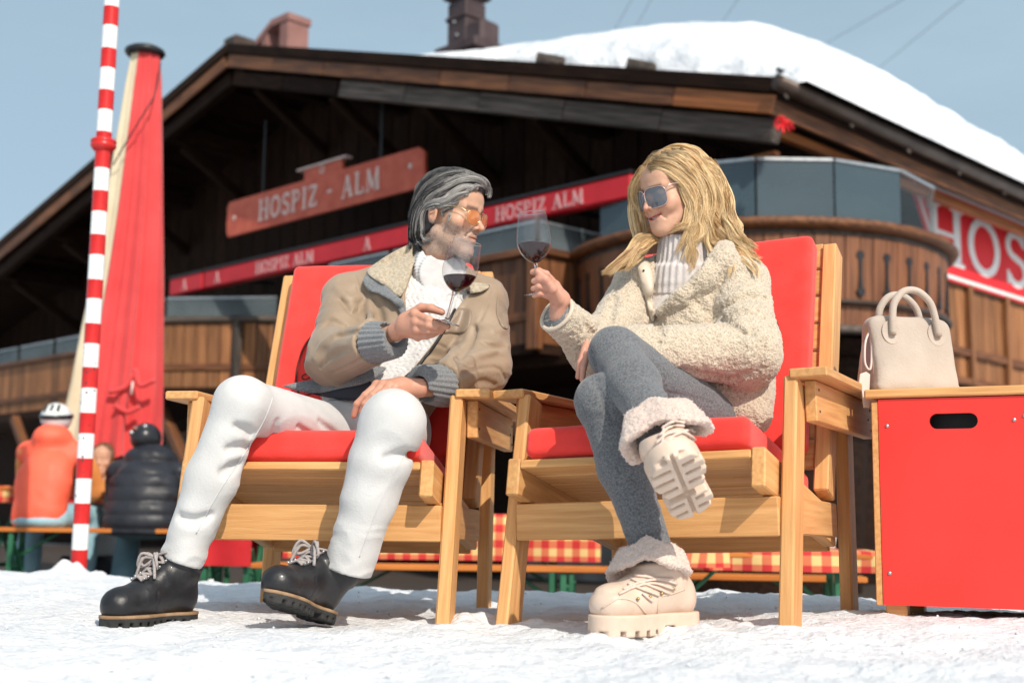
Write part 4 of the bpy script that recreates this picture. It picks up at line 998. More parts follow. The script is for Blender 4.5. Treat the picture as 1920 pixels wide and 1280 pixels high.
def strands(paths, rad_, cols, nseg=3):
    """many hair strands as thin tapered prisms: paths (n,m,3)"""
    n, m_, _ = paths.shape; t = np.gradient(paths, axis=1); t /= np.linalg.norm(t, axis=2, keepdims=True)+1e-12
    ref = np.array([.31, .77, .55]); u = np.cross(t, ref); u /= np.linalg.norm(u, axis=2, keepdims=True)+1e-12; v = np.cross(t, u)
    r = np.asarray(rad_)[:, None, None]*(np.sin(np.linspace(.35, math.pi-.06, m_))**.6)[None, :, None]
    V_ = np.stack([paths+r*(math.cos(2*math.pi*k/nseg)*u+math.sin(2*math.pi*k/nseg)*v) for k in range(nseg)], 2)    # n,m,k,3
    idx = np.arange(n*m_*nseg).reshape(n, m_, nseg)
    a = idx[:, :-1, :]; b = np.roll(a, -1, 2); c = idx[:, 1:, :]; d = np.roll(c, -1, 2)
    Q = np.stack([a, b, d, c], -1).reshape(-1, 4)
    C_ = np.repeat(cols.reshape(n, 1, 1, 3), m_, 1).repeat(nseg, 2).reshape(-1, 3) if cols.ndim == 2 else cols[:, :, None, :].repeat(nseg, 2).reshape(-1, 3)
    return V_.reshape(-1, 3), Q, C_
def lock(guide, n, spread, rng, wave=.004, freq=2.5, m_=16, taper=.35, flat=None):
    """bundle of strands round a guide polyline"""
    g_ = smoothpath(guide, m_); t = np.gradient(g_, axis=0); t /= np.linalg.norm(t, axis=1)[:, None]
    ref = np.array([0, -1., .0]); u = np.cross(t, ref); u /= np.linalg.norm(u, axis=1)[:, None]+1e-9; v = np.cross(t, u)
    s = np.linspace(0, 1, m_); a = rng.uniform(0, 2*math.pi, n); rr = spread*np.sqrt(rng.random(n))
    env = (.55+.6*np.sin(math.pi*np.clip(s*.9+.08, 0, 1)))*(1-taper*s)
    ph = rng.normal(0, .5, n); am = rng.uniform(.4, 1.2, n)*wave
    fl = flat or (1, .6)
    tw = a[:, None]+.9*s[None]*rng.normal(.4, .5, n)[:, None]
    off = rr[:, None]*env[None]
    ou = off*np.cos(tw)*fl[0]+am[:, None]*np.sin(2*math.pi*freq*s[None]+ph[:, None])*s[None]**.5
    ov = off*np.sin(tw)*fl[1]+am[:, None]*.5*np.cos(2*math.pi*freq*s[None]+ph[:, None])*s[None]**.5
    e = rng.uniform(.84, 1.0, n)
    P_ = g_[None]+ou[..., None]*u[None]+ov[..., None]*v[None]
    # strands end at slightly different lengths
    for i in range(n):
        si = s*e[i]; P_[i] = np.stack([np.interp(si, s, P_[i][:, k]) for k in range(3)], 1)
    return P_
def rotm(yaw, pitch, roll=0.):
    """canonical head (face -y, up z): roll about face axis, pitch down, then yaw towards +x"""
    cy, sy, cp, sp, cr_, sr_ = math.cos(yaw), math.sin(yaw), math.cos(pitch), math.sin(pitch), math.cos(roll), math.sin(roll)
    Rr = np.array([[cr_, 0, sr_], [0, 1, 0], [-sr_, 0, cr_]]); Rp = np.array([[1, 0, 0], [0, cp, -sp], [0, sp, cp]]); Ry = np.array([[cy, -sy, 0], [sy, cy, 0], [0, 0, 1]])
    return Ry @ Rp @ Rr
def head_sdf(p, male, smile=0.):
    """canonical head, metres; face towards -y"""
    x, y, z = p.T; q = np.stack([np.abs(x), y, z], 1)      # mirror symmetric
    d = ell(p, (0, .018, .042), (.0755, .098, .086))
    d = smin(d, ell(p, (0, -.030, -.020), (.064, .064, .088)), .03)
    jw, jz = (.053, -.068) if male else (.046, -.062)
    cz_ = -.118 if male else -.110
    d = smin(d, cap(q, (jw, .008, jz), (.016, -.070, cz_+.006), .019 if male else .017, .016), .024)
    d = smin(d, ell(p, (0, -.080, cz_+.006), (.023 if male else .019, .017, .016)), .016)
    d = smin(d, ell(p, (0, -.055, -.085), (.036, .034, .032)), .025)
    d = smin(d, ell(q, (.046, -.056, -.028), (.024, .022, .020)), .022)                  # cheekbone
    d = smin(d, ell(p, (0, -.060, .052), (.056, .030, .036)), .03)                       # forehead
    d = smin(d, cap(q, (.012, -.085, .021), (.044, -.070, .022), .011 if male else .008, .009), .016)
    d = smax(d, -ell(q, (.033, -.104, .0), (.021, .020, .013)), .016)                    # sockets
    d = smin(d, ell(q, (.032, -.0755, .0), (.0138, .0128, .0128)), .006)                  # lidded eyes
    nt_ = -.117 if male else -.112
    d = smin(d, poly(p, [(0, -.083, .016), (0, -.095, -.004), (0, nt_, -.034)], [.0085, .0075, .0095 if male else .0082]), .012)
    d = smin(d, ell(q, (.0115, -.100, -.037), (.0088, .0105, .0078)), .007)
    d = smax(d, -ell(q, (.0065, -.106, -.0455), (.0038, .006, .0045)), .004)             # nostrils
    d = smin(d, ell(p, (0, -.079, -.064), (.030, .017, .024)), .018)                     # muzzle
    mz = -.0675; mw = .025+.007*smile; up = .010*smile
    ml = mz+up*(np.abs(x)/mw)**2
    d = smin(d, poly(q, [(0, -.0965+.004*smile, mz+.0055), (mw*.5, -.0915+.002*smile, mz+.006+up*.35), (mw, -.079, mz+up)], [.0052, .0048, .002]), .005)
    d = smin(d, poly(q, [(0, -.0955+.004*smile, mz-.0085-.002*smile), (mw*.5, -.0895, mz-.007+up*.2), (mw*.95, -.079, mz+up-.001)], [.0062, .0056, .002]), .005)
    sl = np.maximum(np.abs(z-ml)-(.0008+.0032*smile*np.clip(1-(np.abs(x)/mw)**2, 0, 1)), np.abs(x)-mw)      # parted lips
    sl = np.maximum(sl, np.maximum(y+.080, -y-.115)); d = smax(d, -sl, .003)
    if smile:
        d = smin(d, ell(q, (.042, -.066, -.042), (.019, .016, .016)), .016)              # raised cheeks
        d = smax(d, -poly(q, [(.021, -.094, -.046), (.034, -.084, -.062), (.036, -.076, -.074)], [.0018, .0024, .0015]), .008)
    else:
        d = smax(d, -poly(q, [(.020, -.094, -.047), (.031, -.083, -.066)], [.0012, .0016]), .008)
    # ears
    R_ = axes(x=(1, .30, 0), z=(0, .16, 1)); c_ = np.array([.076, .018, -.012])
    e = ell(q, c_, (.0085, .0190, .0325), R_)
    e = smax(e, -ell(q, c_+np.array([.010, -.001, .003]), (.008, .0115, .0215), R_), .005)
    e = smin(e, cap(q, c_+np.array([.004, -.010, .006]), c_+np.array([.007, .004, -.004]), .0035, .003), .005)
    d = smin(d, e, .006)
    return d
def face_cols(c, male, base, lip, cheek):
    x, y, z = c.T; n = len(c); C_ = np.tile(np.array(base), (n, 1))
    def mix(m_, col): return C_*(1-m_[:, None])+np.array(col)*m_[:, None]
    ck = np.exp(-(((np.abs(x)-.045)/.022)**2+((z+.035)/.022)**2))*(y < -.02); C_ = mix(.45*ck, cheek)
    ns = np.exp(-((x/.016)**2+((z+.035)/.016)**2))*(y < -.095); C_ = mix(.45*ns, cheek)
    C_ = C_*(1+.05*fbm(c*110, 3, 17)+.05*fbm(c*34, 2, 23))[:, None]
    er = (np.abs(x) > .070)*(np.abs(y-.018) < .03)*(np.abs(z+.012) < .04); C_ = mix(.35*er, cheek)
    if male:
        n_ = .5+.5*fbm(c*160, 2, 3)
        jaw = np.clip((-.030-z)/.018, 0, 1)*np.clip((.035-y)/.02, 0, 1)*np.clip((z+.145)/.02, 0, 1)
        jaw = np.maximum(jaw*np.clip((np.abs(x)-.010)/.012+np.clip((-.075-z)/.01, 0, 1), 0, 1), np.exp(-((z+.053)/.008)**2)*(y < -.085)*(np.abs(x) < .03))
        C_ = mix(np.clip(jaw, 0, 1)*(.30+.45*n_), (.36, .29, .25))
        br = np.exp(-((z-.022)/.006)**2)*(np.abs(np.abs(x)-.030) < .020)*(y < -.06); C_ = mix(.75*br, (.10, .07, .06))
        lp = np.exp(-((z+.068)/.008)**2)*(np.abs(x) < .024)*(y < -.085); C_ = mix(.55*lp, lip)
    else:
        br = np.exp(-((z-.023-.1*(.03-np.abs(np.abs(x)-.03))*0)/.0035)**2)*(np.abs(np.abs(x)-.032) < .020)*(y < -.05); C_ = mix(.6*br, (.16, .09, .05))
        ml = -.0675+.010*(np.abs(x)/.032)**2
        lp = np.exp(-((z-ml)/.0078)**4)*np.clip((.031-np.abs(x))/.004, 0, 1)*(y < -.074); C_ = mix(.85*np.clip(lp, 0, 1), lip)
    return C_
def finger(p, pts, r0, r1, k=.006):
    n = len(pts); return poly(p, pts, [r0+(r1-r0)*i/(n-1) for i in range(n)], .004)

# ================================================================== the man
M_leather = pmat('taupe_leather', (.285, .205, .140), (.345, .255, .180), scale=7, rough=.52, bump=.0012, bscale=75, spec=.35, sheen=.15)
M_fleece = pmat('beige_shearling', (.36, .29, .20), (.52, .44, .33), scale=110, rough=.95, bump=.006, bscale=130, sheen=.4, bdetail=4)
M_greyknit = pmat('grey_wool', (.13, .135, .145), (.23, .24, .25), scale=260, rough=.95, bump=.0012, bscale=260, sheen=.3)
M_navy = pmat('navy_lining', (.018, .020, .030), (.03, .033, .045), scale=9, rough=.7)
M_white = pmat('white_denim', (.52, .515, .51), (.59, .585, .58), scale=12, rough=.85, bump=.0010, bscale=190, sheen=.15, spec=.3)
M_cream = pmat('white_knit', (.54, .53, .53), (.66, .65, .65), scale=30, rough=.95, bump=.004, bscale=60, bstretch=(1, 1, 2.4), sheen=.3, bdetail=2)
M_rib = pmat('white_rib_knit', (.56, .55, .55), (.64, .63, .63), scale=40, rough=.95, bump=.001, bscale=200, sheen=.3)
M_zip = pmat('dark_zip', (.02, .018, .018), rough=.4, metal=.4)
M_bootl = pmat('black_leather', (.010, .010, .012), (.020, .020, .023), scale=8, rough=.42, bump=.0014, bscale=60, spec=.5, coat=.08)
M_rubber = pmat('black_rubber', (.016, .016, .016), (.035, .034, .033), scale=30, rough=.8, bump=.003, bscale=60)
M_welt = pmat('tan_welt', (.22, .13, .070), (.34, .22, .125), scale=30, rough=.7, bump=.001, bscale=90)
M_lace = pmat('grey_lace', (.30, .265, .255), (.38, .34, .33), scale=160, rough=.9, bump=.0008, bscale=300)

man = thing('person', 'man in tan leather jacket and white trousers holding wine, seated in the left chair', 'person', loc=(-.47, 3.6, 0))
hipR, hipL = P(640, 822, 3.78), P(745, 822, 3.78)
kneR, kneL = P(452, 756, 3.36), P(736, 792, 3.285)
ankR, ankL = P(342, 1042, 3.36), P(652, 1064, 3.315)
pel = P(695, 800, 3.83)
def f_trous0(p):
    d = smin(cap(p, hipR, kneR, .088, .067), cap(p, hipL, kneL, .092, .074), .03)
    d = smin(d, ell(p, pel, (.175, .13, .12)), .05)
    mr = ankR*.5+kneR*.5; ml = ankL*.5+kneL*.5
    d = smin(d, poly(p, [kneR, mr, ankR], [.066, .063, .055], .03), .03)
    d = smin(d, poly(p, [kneL, kneL*.72+ankL*.28, ml, ankL], [.076, .074, .066, .060], .03), .045)
    def folds(p):
        q = p*np.array([7., 7., 20.])+fbm(p*6, 2, 31)[:, None]*.9; low = np.exp(-((p[:, 2]-.17)/.075)**2)
        rid = 1-2.2*np.abs(vnoise(p*np.array([9., 9., 34.])+fbm(p*7, 2, 3)[:, None]*1.1, 14))
        return .0007*fbm(p*13, 2, 8)-.0046*low*rid-.0021*(1-2.2*np.abs(vnoise(p*np.array([6., 6., 11.])+fbm(p*4, 2, 6)[:, None]*1.4, 6)))
    d = near(p, d, .03, folds)
    # open leg ends over the boots
    for an, kn, off, r_ in ((ankR, kneR, .016, .042), (ankL, kneL, .010, .046)):
        ax = nrm(an-kn); e_ = np.minimum((p-an)@ax-off, .16-np.linalg.norm(p-an, axis=1)); d = smax(d, e_, .003)
        d = smax(d, -cap(p, an-ax*.03, an+ax*.06, r_, r_), .003)
    return d
tr_strokes = [  # folds and seams read off the photograph
    ([(560, 800), (585, 820), (600, 832)], .008, .014, -1, .002), ([(600, 790), (630, 815), (648, 828)], .008, .014, -1, .002), ([(520, 790), (512, 820), (505, 845)], .008, .014, -1, .0),

    
    ([(492, 850), (465, 838), (430, 842)], .0100, .026, -1, .0082), ([(490, 862), (458, 868), (420, 885)], .0100, .026, -1, .0082), ([(488, 835), (470, 812), (445, 800)], .0095, .024, -1, .0078),
    ([(792, 862), (765, 852), (725, 858)], .0100, .026, -1, .0082),
    ([(335, 968), (365, 976), (395, 966)], .0095, .022, -1, .0075),
]
f_trous = with_strokes(f_trous0, tr_strokes)
sdf_obj('trousers', f_trous, [hipR, hipL, kneR, kneL, ankR, ankL], .16, .0055, M_white, man)
def seam(name, f, pix, r, mat, lift=.001, n=30, parent=None):
    q = onnear(f, pix, n, lift, 2.3, 4.6); v, fa = tube(q, r, 6); return wmesh(name, v, fa, mat, parent if parent is not None else man)
seam('side_seam', f_trous, [(512, 745), (494, 790), (458, 850), (418, 910), (386, 965), (368, 1000)], .0016, M_white, .0003, 40); seam('side_seam', f_trous, [(760, 850), (738, 890), (712, 945), (690, 1000), (674, 1044)], .0016, M_white, .0003, 40)
# torso
hem = P(700, 752, 3.84); che = P(778, 612, 3.93); shl = P(795, 545, 3.97); nek = P(812, 492, 3.96)
shR, elR, wrR = P(652, 562, 3.93), P(626, 676, 3.74), P(704, 640, 3.53)
shL, elL, wrL = P(902, 566, 3.95), P(906, 684, 3.80), P(826, 726, 3.58)
AXY = np.array([0, 1., 0])
def f_torso(p, o=0.):
    d = capE(p, hem, che, .172+o, .178+o, AXY, .80)
    d = smin(d, capE(p, che, shl, .172+o, .120+o, AXY, .80), .05)
    d = smin(d, cap(p, nek+np.array([0, .03, -.035]), shR, .072+o, .078+o), .05)
    d = smin(d, cap(p, nek+np.array([0, .03, -.035]), shL, .072+o, .078+o), .05)
    return d
OPEN = [(812, 455), (858, 520), (880, 548), (848, 590), (815, 640), (775, 690), (742, 722), (690, 748), (640, 752), (668, 722), (700, 695), (745, 650), (762, 600), (760, 550), (775, 505), (790, 470)]
def f_jacket0(p):
    d = f_torso(p)
    aR = poly(p, [shR, elR, wrR], [.079, .077, .064], .04); aL = poly(p, [shL, elL, wrL], [.081, .080, .064], .04)
    d = smin(d, aR, .018); d = smin(d, aL, .018)
    def folds(p):
        wr = fbm(p*np.array([9., 9., 14.])+2, 2, 12); q = p*np.array([10., 10., 24.])+fbm(p*5, 2, 2)[:, None]*1.2
        fold = vnoise(q, 9); rid = 1-2.2*np.abs(vnoise(q*1.15, 19)); w_ = np.exp(-(np.linalg.norm(p-elR, axis=1)/.11)**2)+np.exp(-(np.linalg.norm(p-elL, axis=1)/.11)**2)
        return .003*wr+.003*fold*(1+1.6*w_)-.0042*rid*(.35+w_)
    d = near(p, d, .04, folds)
    # jacket ends at the hem and at the cuffs
    ax = nrm(hem-che); d = smax(d, (p-hem)@ax-.055, .012)
    for wr_, el in ((wrR, elR), (wrL, elL)):
        ax = nrm(wr_-el); c = np.minimum((p-wr_)@ax+.012, .11-np.linalg.norm(p-wr_, axis=1)); d = smax(d, c, .006)
    cut = view_cut(p, OPEN, 3.97); d = smax(d, -cut, .010)
    # neck hole
    d = smax(d, -cap(p, nek+np.array([.0, .01, -.02]), nek+np.array([.03, -.02, .15]), .072, .09), .012)
    return d
jk_strokes = [
    ([(660, 500), (672, 540), (674, 600)], .003, .006, -1, .0), ([(640, 560), (660, 585), (674, 582)], .010, .016, -1, .003), ([(630, 540), (655, 560), (676, 556)], .012, .018, +1, .004),
    ([(605, 640), (640, 625), (672, 622)], .009, .015, -1, .003), ([(590, 670), (610, 640), (640, 620)], .010, .018, +1, .004), ([(600, 690), (618, 668), (650, 655)], .006, .012, -1, .002),
    ([(622, 700), (665, 680), (705, 655), (728, 648)], .003, .005, -1, .0), ([(700, 560), (712, 590), (720, 640)], .010, .018, -1, .002), ([(690, 570), (697, 610), (705, 640)], .010, .018, +1, .004),
    ([(925, 545), (905, 590), (880, 640), (868, 668)], .004, .006, -1, .0), ([(868, 668), (830, 650), (815, 640)], .003, .006, -1, .0), ([(862, 670), (880, 640), (890, 612)], .012, .018, -1, .004),
    ([(855, 690), (890, 668), (925, 655)], .010, .018, +1, .004), ([(870, 702), (905, 690), (935, 690), (948, 712)], .004, .008, -1, .0), ([(905, 640), (930, 650), (950, 648)], .009, .016, -1, .003), ([(900, 610), (930, 620), (952, 612)], .011, .018, +1, .004),
    ([(880, 730), (905, 715), (930, 722)], .008, .014, -1, .001), ([(820, 600), (810, 630), (790, 660)], .009, .016, -1, .002), ([(860, 640), (848, 660), (838, 690)], .010, .016, +1, .003),
    ([(645, 610), (620, 600), (606, 612)], .008, .014, -1, .002)]
f_jacket = with_strokes(f_jacket0, jk_strokes)
JP = [hem, che, shR, shL, elR, elL, wrR, wrL, nek]
jacket, jv, jq = sdf_obj('jacket', f_jacket, JP, .15, .0055, M_leather, man)
# knitted cuffs
def rib(p, a, b, r0, r1, n, dep):
    a, b = np.asarray(a), np.asarray(b); ax = nrm(b-a); R_ = axes(z=ax, x=(0, 0, 1) if abs(ax[2]) < .9 else (1, 0, 0)); q = (p-a)@R_
    th = np.arctan2(q[:, 1], q[:, 0]); t = np.clip(q[:, 2]/np.linalg.norm(b-a), 0, 1)
    d = np.linalg.norm(q[:, :2], axis=1)-(r0+(r1-r0)*t)-dep*np.cos(th*n)*.5; L_ = np.linalg.norm(b-a)
    return smax(d*.8, np.maximum(-q[:, 2], q[:, 2]-L_), .006)
def hollow(d, f2): return smax(d, -f2, .004)
cR0, cR1 = wrR-nrm(wrR-elR)*.018, wrR+nrm(P(760, 616, 3.46)-wrR)*.080
cL0, cL1 = wrL-nrm(wrL-elL)*.018, wrL+nrm(P(770, 735, 3.50)-wrL)*.085
for a, b, r0 in ((cR0, cR1, .0600), (cL0, cL1, .0610)):
    sdf_obj('cuff', lambda p: hollow(rib(p, a, b, r0, r0*.80, 22, .0035), cap(p, b-nrm(b-a)*.02, b+nrm(b-a)*.1, r0*.66, r0*.66)), [a, b], .08, .0032, M_greyknit, man)
# sweater and roll neck
def f_sweat(p):
    d = f_torso(p, -.020); q, w_ = proj(p)
    d = d+.0022*np.sin(q[:, 0]*.62+2.2*np.sin(q[:, 1]*.24))
    return smax(d, -(p[:, 2]-(hem[2]-.06)), .01)
sdf_obj('sweater', f_sweat, [hem, che, shR, shL, nek], .16, .0055, M_cream, man)
HM = rotm(rad(62), rad(11), rad(0)); HC = P(846, 402, 3.87)
hw = lambda c: HC+HM@np.asarray(c, float)
nb0 = nek+np.array([.0, .01, -.045]); nb1 = hw((0, .020, -.105))
na = nrm(nb1-nb0)
def f_roll(p):
    d = rib(p, nb0-na*.02, nb0+na*.120, .086, .070, 46, .0035); d = smin(d, rib(p, nb0+na*.01, nb0+na*.110, .090, .080, 46, .0040), .012)
    return smax(d, -cap(p, nb0+na*.09, nb1+na*.1, .060, .066), .006)
sdf_obj('roll_neck', f_roll, [nb0, nb1], .13, .0040, M_rib, man)
# collar with shearling, lapel edge, hem band, lining, pockets, zip
FL = [(781, 452), (786, 470), (772, 505), (759, 543), (746, 556), (722, 536), (688, 511), (712, 488), (745, 468)]
pmesh('collar', patch(FL, f_jacket, lambda x, y: .022+.012*(x < 720), .020, 6, wav=.001), M_fleece, man, label='beige shearling collar')
GB = [(690, 509), (722, 535), (746, 556), (757, 566), (763, 600), (758, 632), (752, 626), (752, 592), (738, 568), (712, 552), (690, 544), (681, 526)]
pmesh('lapel_edge', patch(GB, f_jacket, lambda x, y: .028 if y < 570 else .014, .012, 6), M_greyknit, man)
RL = [(858, 520), (878, 528), (900, 530), (918, 536), (905, 546), (885, 550), (868, 548)]
pmesh('collar', patch(RL, f_jacket, .018, .014, 6), M_fleece, man)
HB = [(528, 723), (570, 714), (640, 702), (700, 688), (724, 690), (705, 708), (680, 720), (640, 728), (595, 737), (555, 732)]
f_hem = lambda p: np.minimum(f_torso(p, .0), f_trous(p))
pmesh('hem_band', patch(HB, f_hem, .014, .010, 6), M_greyknit, man)
LN = [(560, 731), (640, 725), (688, 712), (700, 730), (690, 746), (650, 750), (600, 742)]
pmesh('lining', patch(LN, f_hem, .006, .008, 6), M_navy, man)
zp = [(916, 537), (895, 549), (872, 552), (852, 585), (822, 636), (785, 684), (745, 722)]
seam('zip', f_jacket, zp, .0045, M_zip, .003, 44)
M_pocket = pmat('pocket_leather', (.23, .165, .115), (.28, .205, .145), scale=9, rough=.45, bump=.0008, bscale=60, spec=.5)
PK = [(836, 580), (858, 577), (884, 582), (879, 612), (866, 626), (845, 625), (830, 622)]
pmesh('chest_pocket', patch(PK, f_jacket, .0008, .003, 6), M_pocket, man)
AP = [(932, 556), (946, 570), (952, 590), (953, 616), (940, 612), (930, 585)]
pmesh('arm_patch', patch(AP, f_jacket, .0008, .003, 6), M_pocket, man)
# hands and head: the body
def arm_core(p, pts, rr): return poly(p, pts, rr, .02)
Y_ = 3.41
hR = dict(w=P(742, 622, 3.475), palm=[P(764, 611, 3.445), P(784, 606, Y_)],
  f=[[P(777, 588, 3.405), P(803, 599, 3.375), P(822, 606, 3.375), P(839, 612, 3.380)], [P(779, 604, 3.400), P(803, 610, 3.375), P(818, 613, 3.375), P(830, 616, 3.385)],
     [P(781, 619, 3.405), P(803, 620, 3.385), P(817, 620, 3.390), P(827, 621, 3.395)], [P(783, 631, 3.425), P(800, 630, 3.405), P(811, 627, 3.405), P(819, 624, 3.405)]],
  t=[P(758, 598, 3.445), P(790, 577, 3.430), P(808, 578, 3.415), P(828, 585, 3.405)])
def f_handR(p):
    h = hR; d = cap(p, h['w'], h['palm'][0], .026, .028)
    for k, c in enumerate(h['f']): d = smin(d, cap(p, h['palm'][0], c[0], .024, .0125), .014)
    for k, c in enumerate(h['f']): d = smin(d, finger(p, c, .0112-.0006*k, .0085-.0004*k), .006 if k else .007)
    d = smin(d, poly(p, h['t'], [.017, .0125, .0115, .0095], .006), .010)
    for c in h['f']: d = smin(d, ell(p, c[0]+np.array([0, -.006, .001]), (.0085, .0085, .0085)), .008)
    return d
hLf = [[P(706, 722, 3.485), P(685, 741, 3.465), P(670, 757, 3.465), P(664, 778, 3.475)], [P(718, 722, 3.475), P(698, 741, 3.448), P(684, 757, 3.448), P(678, 772, 3.460)],
       [P(731, 724, 3.470), P(712, 739, 3.435), P(699, 752, 3.430), P(692, 765, 3.440)], [P(742, 728, 3.470), P(726, 742, 3.430), P(714, 754, 3.420), P(708, 764, 3.430)]]
pL = P(752, 727, 3.500); wL_ = P(775, 727, 3.520)
def f_handL(p):
    d = cap(p, wL_+np.array([.02, 0, 0]), pL, .027, .028)
    for k, c in enumerate(hLf): d = smin(d, cap(p, pL, c[0], .024, .0130), .014)
    for k, c in enumerate(hLf): d = smin(d, finger(p, c, .0112-.0004*k, .0088-.0003*k), .005)
    for c in hLf: d = smin(d, ell(p, c[0]+np.array([0, -.002, .005]), (.008, .008, .008)), .008)
    d = smin(d, poly(p, [wL_, P(745, 742, 3.47), P(722, 758, 3.43)], [.018, .013, .010], .006), .010)
    return d
def f_head(p):
    c = (p-HC)@HM; d = head_sdf(c, True)
    return smin(d, cap(p, nb0-na*.03, nb1, .060, .058), .02)
skin = (.56, .325, .22); cheek = (.60, .26, .175); lipm = (.42, .17, .125)
def cols_head(v):
    c = (v-HC)@HM; C_ = face_cols(c, True, skin, lipm, cheek); return C_
def cols_hand(v):
    n_ = .5+.5*fbm(v*55, 2, 8); C_ = np.array((.56, .285, .195))*(1-.22*n_[:, None])+np.array((.56, .22, .16))*.22*n_[:, None]; return C_
parts = []; colp = []
v, q = sdf_mesh(f_head, HC-.17, HC+.17, .0026); parts.append((v, q)); colp.append(cols_head(v))
v, q = sdf_mesh(f_handR, P(735, 650, 3.36)-.04, P(845, 560, 3.50)+.04, .0022); parts.append((v, q)); colp.append(cols_hand(v))
v, q = sdf_mesh(f_handL, P(655, 790, 3.38)-.05, P(790, 705, 3.56)+.05, .0022); parts.append((v, q)); colp.append(cols_hand(v))
def f_core(p):   # the body under the clothes
    d = smin(f_torso(p, -.045), cap(p, hipR, kneR, .06, .045), .03); d = smin(d, cap(p, hipL, kneL, .06, .045), .03); d = smin(d, ell(p, pel, (.13, .08, .08)), .05)
    d = smin(d, cap(p, kneR, ankR, .042, .03), .03); d = smin(d, cap(p, kneL, ankL, .042, .03), .03)
    d = smin(d, poly(p, [shR, elR, wrR, hR['palm'][0]], [.04, .035, .026, .022]), .02); d = smin(d, poly(p, [shL, elL, wrL, wL_], [.04, .035, .027, .025]), .02)
    return smin(d, cap(p, nb0-na*.08, nb1, .05, .052), .03)
v, q = sdf_mesh(f_core, np.min(JP+[ankR, ankL, kneR], 0)-.1, np.max(JP+[ankR, ankL, kneR], 0)+.12, .011); parts.append((v, q)); colp.append(np.tile(np.array(skin), (len(v), 1)))
def joinq(parts):
    o = 0; V_, Q_ = [], []
    for v, q in parts: V_.append(v); Q_.append(q+o); o += len(v)
    return np.concatenate(V_), np.concatenate(Q_)
bv_, bq_ = joinq(parts); wmesh('body', bv_, bq_, M_skin, man, True, np.concatenate(colp))
# hair: a close cap plus combed-back locks laid on it
def f_haircap(p):
    c = (p-HC)@HM; x, y, z = c.T
    d = ell(c, (0, .022, .050), (.083, .106, .090)); d = smin(d, ell(c, (0, .072, -.02), (.062, .050, .075)), .03)
    d = smin(d, ell(c, (0, -.045, .100), (.058, .045, .036)), .03)
    face = smax(-(y+.040)-.0, z-.082, .01)                     # cut away the face ...
    face = np.maximum(y+.020+.55*(z-.02)*0, z-.078+np.abs(x)*.25)
    d = smax(d, -face, .010)
    earc = np.maximum(np.maximum(np.abs(y-.006)-.028, z-.018), -z-.2); d = smax(d, -np.where(np.abs(x) > .03, earc, 1.), .008)
    d = smax(d, -(z+.105), .01)
    return d+.0035*vnoise(c*np.array([55., 18., 40.]), 5)
rngh = np.random.default_rng(11)
cap_o, cv2, cq2 = sdf_obj('hair', f_haircap, [HC], .17, .0035, M_hair, man, lambda v: np.tile(np.array((.045, .045, .05)), (len(v), 1))*(1+.5*vnoise(v*90, 2))[:, None])
LK = []   # pixel guides on the near side, (points, strands, spread, tone 0 dark .. 1 light)
G = [([(912, 366), (913, 348), (902, 335), (880, 330), (850, 335), (820, 350)], 70, .010, .75), ([(912, 352), (895, 338), (865, 338), (835, 352), (805, 372), (790, 395)], 80, .011, .85),
     ([(895, 352), (872, 350), (850, 360), (830, 375), (805, 380), (785, 400)], 80, .010, .9), ([(878, 362), (858, 368), (838, 380), (815, 384), (795, 388), (780, 410)], 80, .010, .8),
     ([(860, 378), (842, 384), (822, 384), (803, 388), (790, 402), (785, 425)], 70, .009, .6), ([(900, 335), (870, 325), (835, 328), (805, 345), (785, 370), (775, 400)], 80, .011, .45),
     ([(880, 325), (850, 320), (815, 330), (790, 352), (776, 385), (770, 420)], 80, .011, .25), ([(855, 322), (820, 328), (792, 348), (778, 375), (771, 410), (772, 440)], 70, .011, .2),
     ([(835, 345), (805, 362), (785, 390), (777, 420), (778, 450), (785, 462)], 80, .011, .35), ([(815, 368), (795, 390), (784, 415), (783, 440), (792, 458), (806, 455)], 80, .009, .5),
     ([(802, 385), (793, 405), (791, 428), (797, 447), (812, 452)], 60, .008, .6), ([(800, 360), (780, 390), (771, 425), (772, 452), (768, 470)], 60, .010, .15), ([(790, 420), (785, 445), (788, 465), (795, 475)], 60, .010, .1),
     ([(850, 390), (838, 392), (830, 398), (834, 408)], 36, .006, .55), ([(916, 372), (917, 356), (910, 342), (897, 334), (880, 328)], 60, .008, .55), ([(844, 398), (843, 408), (842, 418)], 16, .004, .7),
     ([(868, 368), (880, 355), (896, 348), (908, 350), (915, 362)], 50, .007, .65)]
pp, cc_, rr_ = [], [], []
f_hs = lambda p: np.minimum(f_haircap(p), f_head(p))-.003
for pts, n_, sp, tone in G:
    g3 = onnear(f_hs, pts, 12, .002, 3.2, 4.3)
    ky = np.median(g3[:, 1]); g3 = g3[np.abs(g3[:, 1]-ky) < .16]
    pk = lock(g3, int(n_*1.8), sp, rngh, .0032, 1.7, 16, .40, (1., .6)); pp.append(pk); k_ = len(pk)
    t_ = np.clip(tone*1.05-.08+rngh.normal(0, .36, k_), 0, 1)[:, None]**1.4; cc_.append((1-t_)*np.array((.022, .023, .028))+t_*np.array((.62, .59, .56))*rngh.uniform(.7, 1.1, (k_, 1))); rr_.append(rngh.uniform(.0005, .0011, k_))
